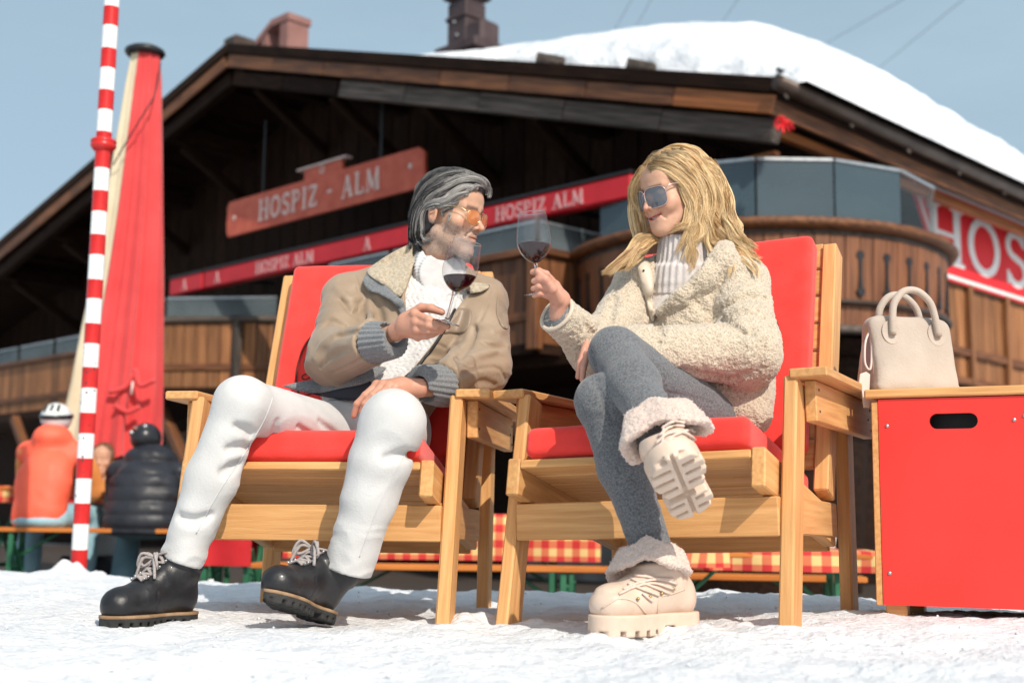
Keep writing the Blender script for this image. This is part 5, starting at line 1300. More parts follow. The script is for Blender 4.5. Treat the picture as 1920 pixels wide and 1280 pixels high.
# loose covering of the far side, crown and nape
for k in range(520):
    th = rngh.uniform(-math.pi, math.pi); zz = rngh.uniform(.0, 1.); s0 = np.array([.080*math.cos(th)*math.sqrt(1-zz*zz), .022+.103*math.sin(th)*math.sqrt(1-zz*zz), .050+.088*zz])
    if s0[1] < -.03 and s0[2] < .10: continue
    st = [s0]; dr = np.array([.0, 1., .1])
    for j in range(7):
        e_ = st[-1]; nn = nrm((e_-np.array([0, .022, .045]))/np.array([.083, .106, .090])**2); dr = nrm(dr*.6+np.array([np.sign(e_[0])*.1, .45, -.5-.6*(e_[1] > .07)])); dr = nrm(dr-nn*(dr@nn)); e2 = e_+dr*.013
        c0_ = np.array([0, .022, .048]); w_ = (e2-c0_)/np.array([.087, .110, .094]); e2 = c0_+w_/max(np.linalg.norm(w_), .97)*np.array([.087, .110, .094]) if e2[2] > -.02 else e2
        st.append(e2)
    gg = np.array([hw(q) for q in st]); pk = lock(gg, 7, .005, rngh, .002, 1.5, 16, .5); pp.append(pk); t_ = np.clip(rngh.normal(.3, .25, 7), 0, 1)[:, None]
    cc_.append((1-t_)*np.array((.02, .021, .026))+t_*np.array((.42, .40, .39))); rr_.append(rngh.uniform(.0006, .0013, 7))
v, q, c = strands(np.concatenate(pp), np.concatenate(rr_), np.concatenate(cc_)); wmesh('strands', v, q, M_hair, cap_o, True, c, kind='stuff')

# stubble
rgs = np.random.default_rng(8); vh = parts[0][0]; ch_ = (vh-HC)@HM
jm = (ch_[:, 2] < -.034) & (ch_[:, 2] > -.13) & (ch_[:, 1] < .03) & ((np.abs(ch_[:, 0]) > .016) | (ch_[:, 2] < -.078) | ((ch_[:, 2] < -.048) & (ch_[:, 2] > -.060)))
ix = rgs.choice(np.where(jm)[0], 2600); b_ = vh[ix]+rgs.normal(0, .0008, (2600, 3)); n_ = grad(f_head, b_); dn = n_*.55+HM@np.array([0, .1, -.8])+rgs.normal(0, .18, (2600, 3)); ln_ = rgs.uniform(.002, .0048, 2600)[:, None]
v, q, c = strands(np.stack([b_, b_+dn*ln_*.5, b_+dn*ln_], 1), rgs.uniform(.0003, .0005, 2600), np.where(rgs.random((2600, 1)) < .62, np.array([[.50, .47, .44]]), np.array([[.09, .075, .07]]))); wmesh('beard', v, q, M_hair, man, True, c, kind='stuff')
# sunglasses (canonical head coordinates, then placed)
def lens_outline(cx, cz, w_, h_, kind):
    o = []
    for k in range(36):
        a = 2*math.pi*k/36; c, s = math.cos(a), math.sin(a)
        if kind == 'pilot':
            x = cx+w_/2*np.sign(c)*abs(c)**.85*(1-.10*s*np.sign(cx)*0); z = cz+h_/2*s*(1.0 if s < 0 else .86); x += -np.sign(cx)*.10*w_*(max(0, -s))**1.5*(1 if True else 0)*-.6
        else:
            x = cx+w_/2*np.sign(c)*abs(c)**.55; z = cz+h_/2*np.sign(s)*abs(s)**.6
        o.append((x, z))
    return o
def spectacles(parent, hw_, kind, mlens, mframe, y0, wrap, w_, h_, cx, rf, temple_mat=None, cz=-.006, tz=.010):
    fr_parts = []
    for s in (-1, 1):
        o = lens_outline(s*cx, cz, w_, h_, kind)
        f3 = lambda x, z: np.array([x, y0+wrap*(abs(x)/.07)**2+.10*(z-cz)*-.25, z])
        ring_ = np.array([hw_(f3(x, z)) for x, z in o]); v, f = tube(np.vstack([ring_, ring_[:2]]), rf, 6, False); fr_parts.append((v, f))
        # lens: concentric rings, slightly domed
        vs = []; n = len(o); c = np.array([s*cx, cz])
        for t in (1., .66, .33):
            for x, z in o: q = c+(np.array([x, z])-c)*t; p = f3(q[0], q[1]); p[1] -= .0035*(1-t*t); vs.append(hw_(p))
        p = f3(*c); p[1] -= .0035; vs.append(hw_(p)); fs = []
        for r in range(2):
            for k in range(n): fs.append((r*n+k, r*n+(k+1) % n, (r+1)*n+(k+1) % n, (r+1)*n+k))
        for k in range(n): fs.append((2*n+k, 2*n+(k+1) % n, 3*n))
        wmesh('lens', np.array(vs), fs, mlens, parent)
        xo = s*(cx+w_/2-.001); pa = f3(xo, cz+h_*.22)
        tp = smoothpath([hw_(pa), hw_((s*.074, y0+.045, tz+.004)), hw_((s*.0795, .0, tz)), hw_((s*.080, .022, tz-.004))], 12); v, f = tube(tp, rf*1.25, 6); fr_parts.append((v, f))
    for zz in ((cz+h_*.18, cz+h_*.34) if kind == 'pilot' else (cz+h_*.24,)):
        br_ = [hw_((x, y0-.006, zz)) for x in np.linspace(-(cx-w_/2)-.002, cx-w_/2+.002, 5)]; v, f = tube(br_, rf*1.1, 6); fr_parts.append((v, f))
    v, f = merge(fr_parts); wmesh('frame', v, f, mframe, parent)
gl_man = thing('sunglasses', None, None, loc=(0, 0, 0)); gl_man.parent = man
spectacles(gl_man, hw, 'pilot', M_lensA, M_gold, -.1095, .020, .055, .049, .0335, .0011)

# boots
def lug_boot(parent, heel, toe, upv, top, spec):
    """boot from heel and toe points on the sole; top = where the shaft goes"""
    heel, toe, top = np.asarray(heel), np.asarray(toe), np.asarray(top); X = nrm(toe-heel); Z = nrm(np.asarray(upv)-X*np.dot(upv, X)); Yv = np.cross(Z, X); Ln = np.linalg.norm(toe-heel)
    R_ = np.stack([X, Yv, Z], 1); tw = lambda c: heel+R_@np.asarray(c, float); S = spec; hs_, wd, st = S['sole'], S['w'], S['shaft']
    tl = R_.T@(top-heel)
    loc = lambda p: (p-heel)@R_
    def outline(c):       # plan of the sole: signed distance in x,y
        return smin(smin(ell(np.c_[c[:, :2], c[:, 2]*0], (Ln*.72, 0, 0), (Ln*.29, wd*.50, 1)), ell(np.c_[c[:, :2], c[:, 2]*0], (Ln*.14, 0, 0), (Ln*.155, wd*.40, 1)), .02), rbox(np.c_[c[:, :2], c[:, 2]*0], (Ln*.42, 0, 0), (Ln*.28, wd*.335, 1), .02), .02)
    def f_up(p):
        c = loc(p)
        d = ell(c, (Ln*.74, 0, hs_+.026), (Ln*.262, wd*.455, .046)); d = smin(d, ell(c, (Ln*.86, 0, hs_+.024), (Ln*.145, wd*.42, .040)), .02)
        d = smin(d, cap(c, (Ln*.16, 0, hs_+.035), (Ln*.55, 0, hs_+.034), wd*.40, wd*.42), .03)
        d = smin(d, poly(c, [(Ln*.58, 0, hs_+.040), (Ln*.36, 0, hs_+.085), tl*.55+np.array([Ln*.10, 0, .045])*.9, tl], [wd*.38, wd*.40, st, st], .02), .035)
        d = smin(d, ell(c, (Ln*.14, 0, hs_+.040), (Ln*.135, wd*.385, .055)), .02)
        d = smax(d, hs_-c[:, 2], .004); ax = nrm(tl-np.array([Ln*.3, 0, .05])); d = smax(d, (c-tl)@ax-.004, .008)
        rim = np.abs((c-tl)@ax+.012)-.012; d = d-.004*np.clip(1-rim/.01, 0, 1)
        seam_ = np.abs(c[:, 0]-Ln*.60+.10*c[:, 2])-.0012; d = d+.0016*np.exp(-(seam_/.003)**2)*(c[:, 2] < hs_+.06)
        return d+S.get('crease', .0022)*vnoise(c*np.array([46., 14., 30.]), 3)*np.exp(-((c[:, 0]-Ln*.52)/.05)**2)+.0010*fbm(c*30, 2, 5)
    pts = np.array([tw((-.05, -.07, -.01)), tw((Ln+.05, .07, .02)), tw((0, 0, .2)), top+.03, top-.03]); 
    o, v, q = sdf_obj('boot', f_up, pts, .06, .0036, S['mat'], parent)
    def f_sole(p):
        c = loc(p); d2 = outline(c)-.004-S.get('out', .0)
        hh = hs_*(.42 if S.get('welt') else .54); d = smax(d2, np.abs(c[:, 2]-hh)-hh, .004)
        if S['lug']:
            a = np.abs((c[:, 0]/S['lug']) % 1-.5); edge = np.abs(c[:, 1])-wd*.12
            cut = np.maximum(np.maximum(c[:, 2]-hs_*S.get('lugh', .38), (.14-a)*S['lug']*1.0*0+(a-.17)*S['lug']), -edge*1.0); d = smax(d, -cut, .003)
            arch = np.maximum(np.maximum(np.abs(c[:, 0]-Ln*.36)-Ln*.055, c[:, 2]-hs_*.45), -10); d = smax(d, -arch, .004)
            cen = np.maximum(np.abs(c[:, 1])-.004, c[:, 2]-hs_*.22); d = smax(d, -cen, .002)
        return d
    sdf_obj('sole', f_sole, pts, .05, .0034, S['solemat'], o)
    if S.get('welt'):
        sdf_obj('welt', lambda p: smax(outline(loc(p))-.0055, np.abs(loc(p)[:, 2]-hs_*.90)-.0042, .002), pts, .05, .0034, S['welt'], o)
    return o, tw, Ln, f_up, R_
man_boot = dict(sole=.030, w=.104, shaft=.050, mat=M_bootl, solemat=M_rubber, welt=M_welt, lug=.024, lugh=.45)
def drop(f_up, p, dirv, lift):
    """slide p along dirv onto the boot surface"""
    p = np.asarray(p, float).copy(); dirv = nrm(dirv)
    for _ in range(60):
        d = float(f_up(p[None])[0])
        if abs(d) < 3e-4: break
        p = p+dirv*d*.8
    return p-dirv*lift
def lacing(o, tw, Ln, f_up, R_, rows, mat, hookmat, r=.0040, bow=True, seed=1):
    rg = np.random.default_rng(seed); Zd = -R_[:, 2]*.75-R_[:, 0]*.0; parts = []; hooks = []
    L_, R2 = [], []
    for k in range(rows):
        t = k/(rows-1); x = Ln*(.66-.30*t); z = .07+.085*t; w_ = .020+.004*t
        dirv = -(R_[:, 2]*(.85-.35*t)+R_[:, 0]*(.5*t))
        L_.append(drop(f_up, tw((x+.03*t, w_, z+.05)), dirv, .002)); R2.append(drop(f_up, tw((x+.03*t, -w_, z+.05)), dirv, .002))
    def seg(a, b, up=.006): mid = (a+b)/2+R_[:, 2]*up+R_[:, 0]*up*.6; return smoothpath([a, mid, b], 10)
    for k in range(rows-1):
        for a, b in ((L_[k], R2[k+1]), (R2[k], L_[k+1])):
            for s_ in (-1, 1):
                v, f = tube(seg(a+R_[:, 0]*.0022*s_, b+R_[:, 0]*.0022*s_, .007), r*.9, 6); parts.append((v, f))
    for k in range(rows):
        for e, sg in ((L_[k], 1), (R2[k], -1)): v, f = tube([e+R_[:, 1]*sg*.004, e+R_[:, 1]*sg*.004+R_[:, 2]*.005, e+R_[:, 1]*sg*.008+R_[:, 2]*.006], .0028, 8); hooks.append((v, f))
    if bow:
        c = (L_[-2]+R2[-2])/2+R_[:, 2]*.012+R_[:, 0]*.012
        for k in range(6):
            a = rg.uniform(-1, 1); s_ = 1 if k % 2 else -1
            q = [c, c+R_[:, 1]*s_*.022+R_[:, 0]*(.018+.01*a)+R_[:, 2]*.012, c+R_[:, 1]*s_*(.034+.008*a)+R_[:, 0]*.022-R_[:, 2]*(.014+.008*a), c+R_[:, 1]*s_*.020+R_[:, 0]*.016-R_[:, 2]*.020, c] if k < 4 else [c, c+R_[:, 1]*s_*.02+R_[:, 0]*.02, c+R_[:, 1]*s_*.032+R_[:, 0]*.026-R_[:, 2]*.03, c+R_[:, 1]*s_*.036+R_[:, 0]*.028-R_[:, 2]*.05]
            v, f = tube(smoothpath(q, 16), r, 6); parts.append((v, f))
    v, f = merge(parts); wmesh('laces', v, f, mat, o)
    for v, f in hooks: wmesh('eyelet', v, f, hookmat, o)
hR_, tR_ = P(358, 1169, 3.42), P(196, 1167, 3.20); hR_[2] = tR_[2] = .006
o, tw, Ln, fu, Rb = lug_boot(man, hR_, tR_, (0, 0, 1), P(342, 1040, 3.37), man_boot); lacing(o, tw, Ln, fu, Rb, 6, M_lace, M_steel, seed=3)
hL_ = P(610, 1166, 3.36); hL_[2] = .010; tL_ = P(496, 1128, 3.12)
o, tw, Ln, fu, Rb = lug_boot(man, hL_, tL_, (.10, .12, 1), P(646, 1060, 3.325), man_boot); lacing(o, tw, Ln, fu, Rb, 6, M_lace, M_steel, seed=5)
# ================================================================== wine glasses
M_wg = bpy.data.materials.new('clear_glass'); M_wg.use_nodes = True; nt = M_wg.node_tree; nt.nodes.clear()
o_ = nt.nodes.new('ShaderNodeOutputMaterial'); gl_ = nt.nodes.new('ShaderNodeBsdfGlossy'); gl_.inputs['Roughness'].default_value = .02
tr_ = nt.nodes.new('ShaderNodeBsdfTransparent'); tr_.inputs['Color'].default_value = (.95, .95, .955, 1)
lw_ = nt.nodes.new('ShaderNodeLayerWeight'); lw_.inputs['Blend'].default_value = .5; pw_ = nt.nodes.new('ShaderNodeMath'); pw_.operation = 'POWER'; pw_.inputs[1].default_value = 5.; lnk(nt, lw_.outputs['Facing'], pw_.inputs[0])
fr_ = nt.nodes.new('ShaderNodeMapRange'); fr_.inputs['To Min'].default_value = .08; fr_.inputs['To Max'].default_value = .75; lnk(nt, pw_.outputs[0], fr_.inputs['Value']); mi_ = nt.nodes.new('ShaderNodeMixShader')
lnk(nt, fr_.outputs[0], mi_.inputs[0]); lnk(nt, tr_.outputs[0], mi_.inputs[1]); lnk(nt, gl_.outputs[0], mi_.inputs[2]); lnk(nt, mi_.outputs[0], o_.inputs[0])
M_stem = pmat('solid_glass', (.95, .95, .96), rough=.02, trans=1., ior=1.46)
M_wine = pmat('red_wine', (.020, .0012, .004), rough=.05, spec=.25)
def wine_glass(base, rim, H, label, level):
    base, rim = np.asarray(base), np.asarray(rim); Z = nrm(rim-base); X = nrm(np.cross((0, 1, 0), Z)); Y = np.cross(Z, X)
    mw = Matrix((Vector(X), Vector(Y), Vector(Z))).transposed().to_4x4(); mw.translation = Vector(base)
    root = thing('wine_glass', label, 'wine glass', mw=mw, group='glasses of red wine'); k = H/.224
    out_ = [(.0045, .086), (.012, .0895), (.026, .099), (.038, .114), (.0455, .132), (.0475, .146), (.0462, .165), (.0432, .188), (.0402, .207), (.0378, .224)]
    inn = [(r-.0011, z+.0006) for r, z in out_[::-1]]; inn[0] = (.0370, .2245)
    sm = lambda pr: smoothpath(np.array([(r, z, 0) for r, z in pr]), 26)[:, :2]
    po = [tuple(q) for q in sm(out_)]; pi_ = [tuple(q) for q in sm(inn)]
    v, f = lathe([(r*k, z*k) for r, z in po], 40); link('bowl', mesh_of('bowl', v, f, True), M_wg, root)
    v, f = tube([(.0378*k*math.cos(a), .0378*k*math.sin(a), .224*k) for a in np.linspace(0, 2*math.pi, 41)], .0009, 6, False); link('rim', mesh_of('rim', v, f, True), M_stem, root)
    st = [(0, .0005), (.036, .0005), (.0375, .0015), (.036, .0026), (.018, .0048), (.0075, .009), (.0042, .018), (.0036, .040), (.0036, .066), (.0042, .080), (.0065, .0862), (0, .088)]
    v, f = lathe([(r*k, z*k) for r, z in st], 28); link('stem', mesh_of('stem', v, f, True), M_stem, root)
    # wine: the inside of the bowl cut by a level plane
    bm = bmesh.new(); prof = [(max(0., r-.0004)*k, z*k) for r, z in pi_[::-1]]; prof = [(0, prof[0][1])]+prof; v, f = lathe(prof, 40)
    vs = [bm.verts.new(q) for q in v]
    for q in f:
        try: bm.faces.new([vs[i] for i in q])
        except ValueError: pass
    bmesh.ops.remove_doubles(bm, verts=bm.verts, dist=1e-5)
    up = mw.to_3x3().inverted() @ Vector((0, 0, 1)); co = Vector((0, 0, level*k))
    r = bmesh.ops.bisect_plane(bm, geom=bm.verts[:]+bm.edges[:]+bm.faces[:], plane_co=co, plane_no=up, clear_outer=True)
    ed = [e for e in bm.edges if e.is_boundary]; bmesh.ops.contextual_create(bm, geom=ed)
    bmesh.ops.recalc_face_normals(bm, faces=bm.faces); me = bpy.data.meshes.new('wine'); bm.to_mesh(me); bm.free()
    for p in me.polygons: p.use_smooth = len(p.vertices) < 6
    link('wine', me, M_wine, root)
    return root
wine_glass(P(836, 606, 3.375), P(877, 452, 3.36), .226, 'tilted glass of red wine held by the man in front of his mouth', .128)
wine_glass(P(1009, 553, 3.27), P(997, 396, 3.25), .215, 'upright glass of red wine raised by the woman between the two faces', .136)
# ================================================================== the woman
M_sheep = pmat('cream_sheepskin', (.44, .35, .255), (.61, .515, .40), scale=190, rough=.95, bump=.0055, bscale=190, sheen=.5, bdetail=2, detail=2, lo=.36, hi=.56)
M_trim = pmat('cream_leather_trim', (.56, .46, .36), (.64, .54, .43), scale=12, rough=.5)
M_greywool = pmat('grey_melange', (.080, .084, .093), (.165, .170, .180), scale=210, rough=.95, bump=.0010, bscale=240, sheen=.25, detail=3)
M_wsweat = pmat('pale_knit', (.56, .51, .49), (.64, .59, .57), scale=40, rough=.95, bump=.0015, bscale=150, sheen=.3)
M_bootw = pmat('blush_leather', (.60, .455, .36), (.68, .53, .43), scale=9, rough=.36, bump=.0010, bscale=50, spec=.5)
M_solew = pmat('blush_rubber', (.60, .46, .36), (.67, .53, .43), scale=20, rough=.55, bump=.0008, bscale=80)
M_furw = pmat('pink_fur', (.60, .455, .385), (.72, .57, .50), scale=170, rough=.95, bump=.004, bscale=170, sheen=.6, bdetail=5)
M_lacew = pmat('pale_lace', (.62, .48, .40), (.70, .56, .48), scale=120, rough=.8)
M_rose = pmat('rose_metal', (.75, .52, .48), rough=.2, metal=1.)
woman = thing('person', 'woman in cream sheepskin coat and grey leggings raising wine, seated in the right chair', 'person', loc=(.42, 3.35, 0))
whR, whL = P(1262, 812, 3.52), P(1352, 806, 3.46)
wkR, wkL = P(1128, 752, 3.13), P(1154, 664, 3.19)
waR, waL = P(1227, 1042, 3.10), P(1240, 812, 2.90)
wpel = P(1310, 790, 3.52)
def f_legs0(p):
    d = cap(p, whR, wkR, .082, .066); d = smin(d, ell(p, wpel, (.165, .13, .115)), .05)
    d = smin(d, poly(p, [wkR, wkR*.58+waR*.42+np.array([.0, .012, 0]), waR], [.062, .058, .046], .03), .02)
    e = smin(cap(p, whL, wkL, .086, .066), poly(p, [wkL, wkL*.6+waL*.4+np.array([.004, .008, 0]), waL], [.064, .060, .048], .03), .02)
    d = smin(d, e, .008)
    return near(p, d, .03, lambda p: .0022*fbm(p*12, 2, 3)-.0012*(1-2.2*np.abs(vnoise(p*np.array([14., 14., 36.]), 6))))
lg = [([(1098, 650), (1105, 690), (1120, 715)], .008, .014, -1, .002), ([(1108, 660), (1118, 690)], .006, .012, -1, .001), ([(1100, 700), (1125, 735), (1150, 790)], .006, .012, -1, .001),
      ([(1248, 735), (1300, 745), (1345, 760)], .0025, .005, -1, .0), ([(1160, 1000), (1200, 1010), (1250, 1000)], .006, .012, -1, .001), ([(1225, 640), (1245, 690), (1250, 740)], .002, .004, +1, .0)]
f_legs = with_strokes(f_legs0, lg)
sdf_obj('leggings', f_legs, [whR, whL, wkR, wkL, waR, waL], .14, .0052, M_greywool, woman)
whem, wche, wshl, wnek = P(1318, 745, 3.55), P(1293, 615, 3.58), P(1288, 548, 3.58), P(1286, 488, 3.57)
wsR, weR, wwR = P(1196, 540, 3.62), P(1122, 660, 3.42), P(1046, 590, 3.30)
wsL, weL, wwL = P(1388, 535, 3.50), P(1402, 664, 3.36), P(1170, 655, 3.27)
def f_wtor(p, o=0.):
    d = capE(p, whem, wche, .178+o, .172+o, nrm([.45, .89, 0]), .82)
    d = smin(d, capE(p, wche, wshl, .168+o, .118+o, nrm([.45, .89, 0]), .82), .05)
    d = smin(d, cap(p, wnek+np.array([0, .03, -.04]), wsR, .066+o, .072+o), .05); d = smin(d, cap(p, wnek+np.array([0, .03, -.04]), wsL, .066+o, .076+o), .05)
    return d
WOPEN = [(1240, 440), (1330, 425), (1338, 462), (1316, 498), (1292, 525), (1262, 548), (1236, 572), (1226, 588), (1222, 560), (1228, 520), (1234, 480)]
HEMC = [(1180, 655), (1228, 690), (1258, 703), (1308, 733), (1346, 762), (1380, 798), (1372, 900), (1150, 900), (1150, 700)]
def curl(p):
    q = p+.012*np.stack([vnoise(p*38, 1), vnoise(p*38, 2), vnoise(p*38, 3)], 1)
    return .0042*(np.abs(vnoise(q*70, 7))-.5)+.0034*np.abs(vnoise(q*115, 8))
def f_coat0(p):
    d = f_wtor(p)
    d = smin(d, cap(p, P(1400, 700, 3.47), P(1405, 775, 3.42), .075, .058), .06)
    aR = poly(p, [wsR, weR, wwR], [.074, .068, .050], .04); aL = poly(p, [wsL, weL, wwL], [.084, .082, .060], .04)
    d = smin(d, aR, .02); d = smin(d, aL, .016)
    d = near(p, d, .04, lambda p: .0055*vnoise(p*np.array([11., 11., 20.])+fbm(p*5, 2, 2)[:, None]*1.3, 19)+.003*fbm(p*12, 2, 5))
    # rolled collar, both sides
    d = smin(d, poly(p, onW1, [.018, .030, .040, .040, .032], .02), .014); d = smin(d, poly(p, onW2, [.022, .030, .030, .024], .02), .014)
    ax = nrm(wwR-weR); c = np.minimum((p-wwR)@ax-.004, .12-np.linalg.norm(p-wwR, axis=1)); d = smax(d, c, .006)
    d = smax(d, -view_cut(p, WOPEN, 3.60), .012); d = smax(d, -view_cut(p, HEMC, 3.70), .010)
    d = smax(d, -cap(p, wnek+np.array([-.01, .0, -.03]), wnek+np.array([-.03, -.03, .16]), .066, .085), .012)
    d = smax(d, -(p[:, 2]-.46), .02)
    return d
onW1 = onsurf(f_wtor, [(1236, 585), (1275, 556), (1318, 522), (1355, 492), (1372, 465)], None, .006); onW2 = onsurf(f_wtor, [(1222, 545), (1205, 515), (1190, 498), (1185, 488)], None, .002)
while len(onW1) < 5: onW1 = np.vstack([onW1, onW1[-1]+np.array([.01, .02, .03])])
while len(onW2) < 4: onW2 = np.vstack([onW2, onW2[-1]+np.array([.0, .01, .01])])
ct = [([(1440, 560), (1405, 555), (1370, 570), (1345, 585), (1330, 600)], .012, .022, -1, .004), ([(1430, 585), (1390, 578), (1352, 592)], .016, .024, +1, .006), ([(1345, 590), (1375, 610), (1400, 625), (1412, 618)], .009, .018, -1, .003),
      ([(1400, 700), (1370, 712), (1330, 706), (1280, 694)], .010, .018, -1, .003), ([(1432, 640), (1420, 690), (1402, 706)], .008, .016, -1, .002), ([(1300, 560), (1320, 580), (1345, 590)], .008, .016, -1, .002), ([(1215, 585), (1235, 610), (1232, 640)], .010, .02, -1, .003),
      ([(1150, 560), (1140, 600), (1120, 630)], .010, .02, -1, .003), ([(1095, 600), (1110, 625), (1108, 650)], .008, .016, -1, .002), ([(1250, 600), (1235, 630), (1222, 655)], .002, .004, -1, .0)]
f_coat1 = with_strokes(f_coat0, ct)
f_coat = lambda p: near(p, f_coat1(p), .02, curl)
WJ = [whem, wche, wsR, wsL, weR, weL, wwR, wwL, wnek, P(1405, 790, 3.4)]
coat, cv3, cq3 = sdf_obj('coat', f_coat, WJ, .13, .0044, M_sheep, woman)
M_pile = pmat('sheep_pile', (.9, .9, .9), (1, 1, 1), scale=40, rough=.9, attr='Col', sheen=.4, spec=.2)
# cuff binding, placket, snap, hem binding
cax = nrm(wwR-weR); cc0 = wwR+cax*.004; u_ = nrm(np.cross(cax, (0, 1, .2))); w_ = np.cross(cax, u_)
rg_ = np.array([cc0+.0485*(math.cos(a)*u_+math.sin(a)*w_) for a in np.linspace(0, 2*math.pi, 33)]); v, f = tube(rg_, .0062, 8, False); wmesh('cuff_binding', v, f, M_trim, woman)
v, f = tube(np.array([cc0-cax*.01, cc0+cax*.001]), .043, 20); wmesh('cuff_lining', v, f, M_greyknit, woman)
PKT = [(1193, 494), (1212, 490), (1222, 510), (1228, 545), (1229, 590), (1222, 602), (1213, 570), (1202, 530)]
pmesh('placket', patch(PKT, f_coat1, .008, .006, 6), M_trim, woman)
sp_ = onsurf(f_coat1, [(1207, 507), (1208, 508)], None, .0)[0]; d_ = ray(1207, 507); d_ /= np.linalg.norm(d_); v, f = tube([sp_-d_*.008, sp_-d_*.0115], .0030, 10); wmesh('snap', v, f, M_zip, woman)
seam('hem_binding', f_coat1, [(1228, 687), (1258, 700), (1308, 729), (1346, 758), (1380, 793)], .0042, M_trim, .002, 30, woman)
# sweater and ribbed roll neck
f_wsw = lambda p: smax(f_wtor(p, -.022), -(p[:, 2]-.62), .01)
sdf_obj('sweater', f_wsw, [wche, wsR, wsL, wnek], .14, .006, M_wsweat, woman)
WM = rotm(rad(-60), rad(14), rad(0)); WC = P(1262, 362, 3.52); WS = .94
ww = lambda c: WC+WM@(np.asarray(c, float)*WS)
wn0 = wnek+np.array([-.005, -.005, -.05]); wn1 = ww((0, .022, -.105)); wna = nrm(wn1-wn0)
def f_wroll(p):
    d = rib(p, wn0-wna*.01, wn0+wna*.118, .086, .071, 30, .0055)
    d = smin(d, rib(p, wn0-wna*.05, wn0+wna*.03, .100, .088, 30, .003), .02)
    return smax(d, -cap(p, wn0+wna*.085, wn1+wna*.1, .058, .064), .006)
sdf_obj('roll_neck', f_wroll, [wn0, wn1], .13, .0038, M_wsweat, woman)
# body: head, hands and what the clothes hide
def f_whead(p):
    d = head_sdf((p-WC)@WM/WS, False, 1.)*WS
    return smin(d, cap(p, wn0-wna*.02, wn1, .050, .049), .02)
wskin = (.60, .345, .235); wcheek = (.66, .27, .20); wlip = (.56, .15, .125)
def wcol(v): return face_cols((v-WC)@WM/WS, False, wskin, wlip, wcheek)
wf = [[P(1042, 534, 3.265), P(1024, 514, 3.235), P(1010, 508, 3.225), P(999, 510, 3.235)], [P(1045, 545, 3.265), P(1026, 527, 3.23), P(1011, 523, 3.215), P(1001, 527, 3.225)],
      [P(1046, 556, 3.27), P(1026, 541, 3.235), P(1010, 537, 3.22), P(1000, 541, 3.23)], [P(1046, 567, 3.28), P(1026, 554, 3.245), P(1011, 550, 3.232), P(1002, 554, 3.24)]]
wpalm = P(1050, 562, 3.285)
def f_whandR(p):
    d = cap(p, wwR+cax*.0, wpalm, .0235, .025)
    for c in wf: d = smin(d, cap(p, wpalm, c[0], .020, .0115), .012)
    for k, c in enumerate(wf): d = smin(d, finger(p, c, .0098-.0004*k, .0078-.0003*k), .004)
    d = smin(d, poly(p, [P(1046, 562, 3.262), P(1036, 542, 3.225), P(1022, 523, 3.212), P(1008, 509, 3.215)], [.0145, .0105, .0095, .0075], .006), .008)
    return d
wfl = [[P(1120, 655, 3.31), P(1096, 655, 3.27), P(1088, 680, 3.25), P(1084, 706, 3.25)], [P(1124, 662, 3.29), P(1102, 662, 3.25), P(1094, 690, 3.23), P(1092, 712, 3.23)], [P(1120, 650, 3.32), P(1100, 645, 3.29), P(1090, 668, 3.275), P(1085, 690, 3.275)]]
def f_whandL(p):
    d = cap(p, wwL+np.array([.03, 0, 0]), P(1128, 655, 3.30), .024, .024)
    for c in wfl: d = smin(d, cap(p, P(1128, 655, 3.30), c[0], .02, .011), .010)
    for k, c in enumerate(wfl): d = smin(d, finger(p, c, .0095, .0072), .004)
    return d
parts, colp = [], []
v, q = sdf_mesh(f_whead, WC-.165, WC+.165, .0024); parts.append((v, q)); colp.append(wcol(v))
def hcol(v):
    n_ = .5+.5*fbm(v*60, 2, 9); return np.array((.58, .30, .215))*(1-.25*n_[:, None])+np.array((.62, .25, .19))*.25*n_[:, None]
v, q = sdf_mesh(f_whandR, P(990, 600, 3.2)-.03, P(1070, 495, 3.3)+.05, .0021); parts.append((v, q)); colp.append(hcol(v))
v, q = sdf_mesh(f_whandL, P(1075, 720, 3.22)-.03, P(1175, 630, 3.35)+.05, .0024); parts.append((v, q)); colp.append(hcol(v))
def f_wcore(p):
    d = smin(f_wtor(p, -.05), cap(p, whR, wkR, .05, .04), .03); d = smin(d, cap(p, whL, wkL, .05, .04), .03); d = smin(d, ell(p, wpel, (.12, .08, .07)), .05)
    d = smin(d, cap(p, wkR, waR, .036, .026), .02); d = smin(d, cap(p, wkL, waL, .036, .026), .02)
    d = smin(d, poly(p, [wsR, weR, wwR, wpalm], [.036, .03, .024, .02]), .02); d = smin(d, poly(p, [wsL, weL, wwL, P(1128, 655, 3.3)], [.036, .03, .024, .02]), .02)
    return smin(d, cap(p, wn0-wna*.08, wn1, .045, .045), .03)
v, q = sdf_mesh(f_wcore, np.min(WJ+[waR, waL, wkR], 0)-.1, np.max(WJ+[waR, waL, wkR], 0)+.1, .011); parts.append((v, q)); colp.append(np.tile(np.array(wskin), (len(v), 1)))
bv_, bq_ = joinq(parts); wmesh('body', bv_, bq_, M_skin, woman, True, np.concatenate(colp))
M_teeth = pmat('teeth', (.72, .68, .62), rough=.25)
tp = np.array([ww((x, -.0765-.0065*(1-(x/.022)**2), -.0665+.006*(x/.026)**2)) for x in np.linspace(-.017, .017, 12)]); v, f = tube(tp, .0052, 6, flat=(1, .7)); wmesh('teeth', v, f, M_teeth, woman)
gl_w = thing('sunglasses', None, None, loc=(0, 0, 0)); gl_w.parent = woman
spectacles(gl_w, ww, 'shield', M_lensG, M_rose, -.108, .030,   .067, .061, .0345, .0014, cz=-.010, tz=.014)
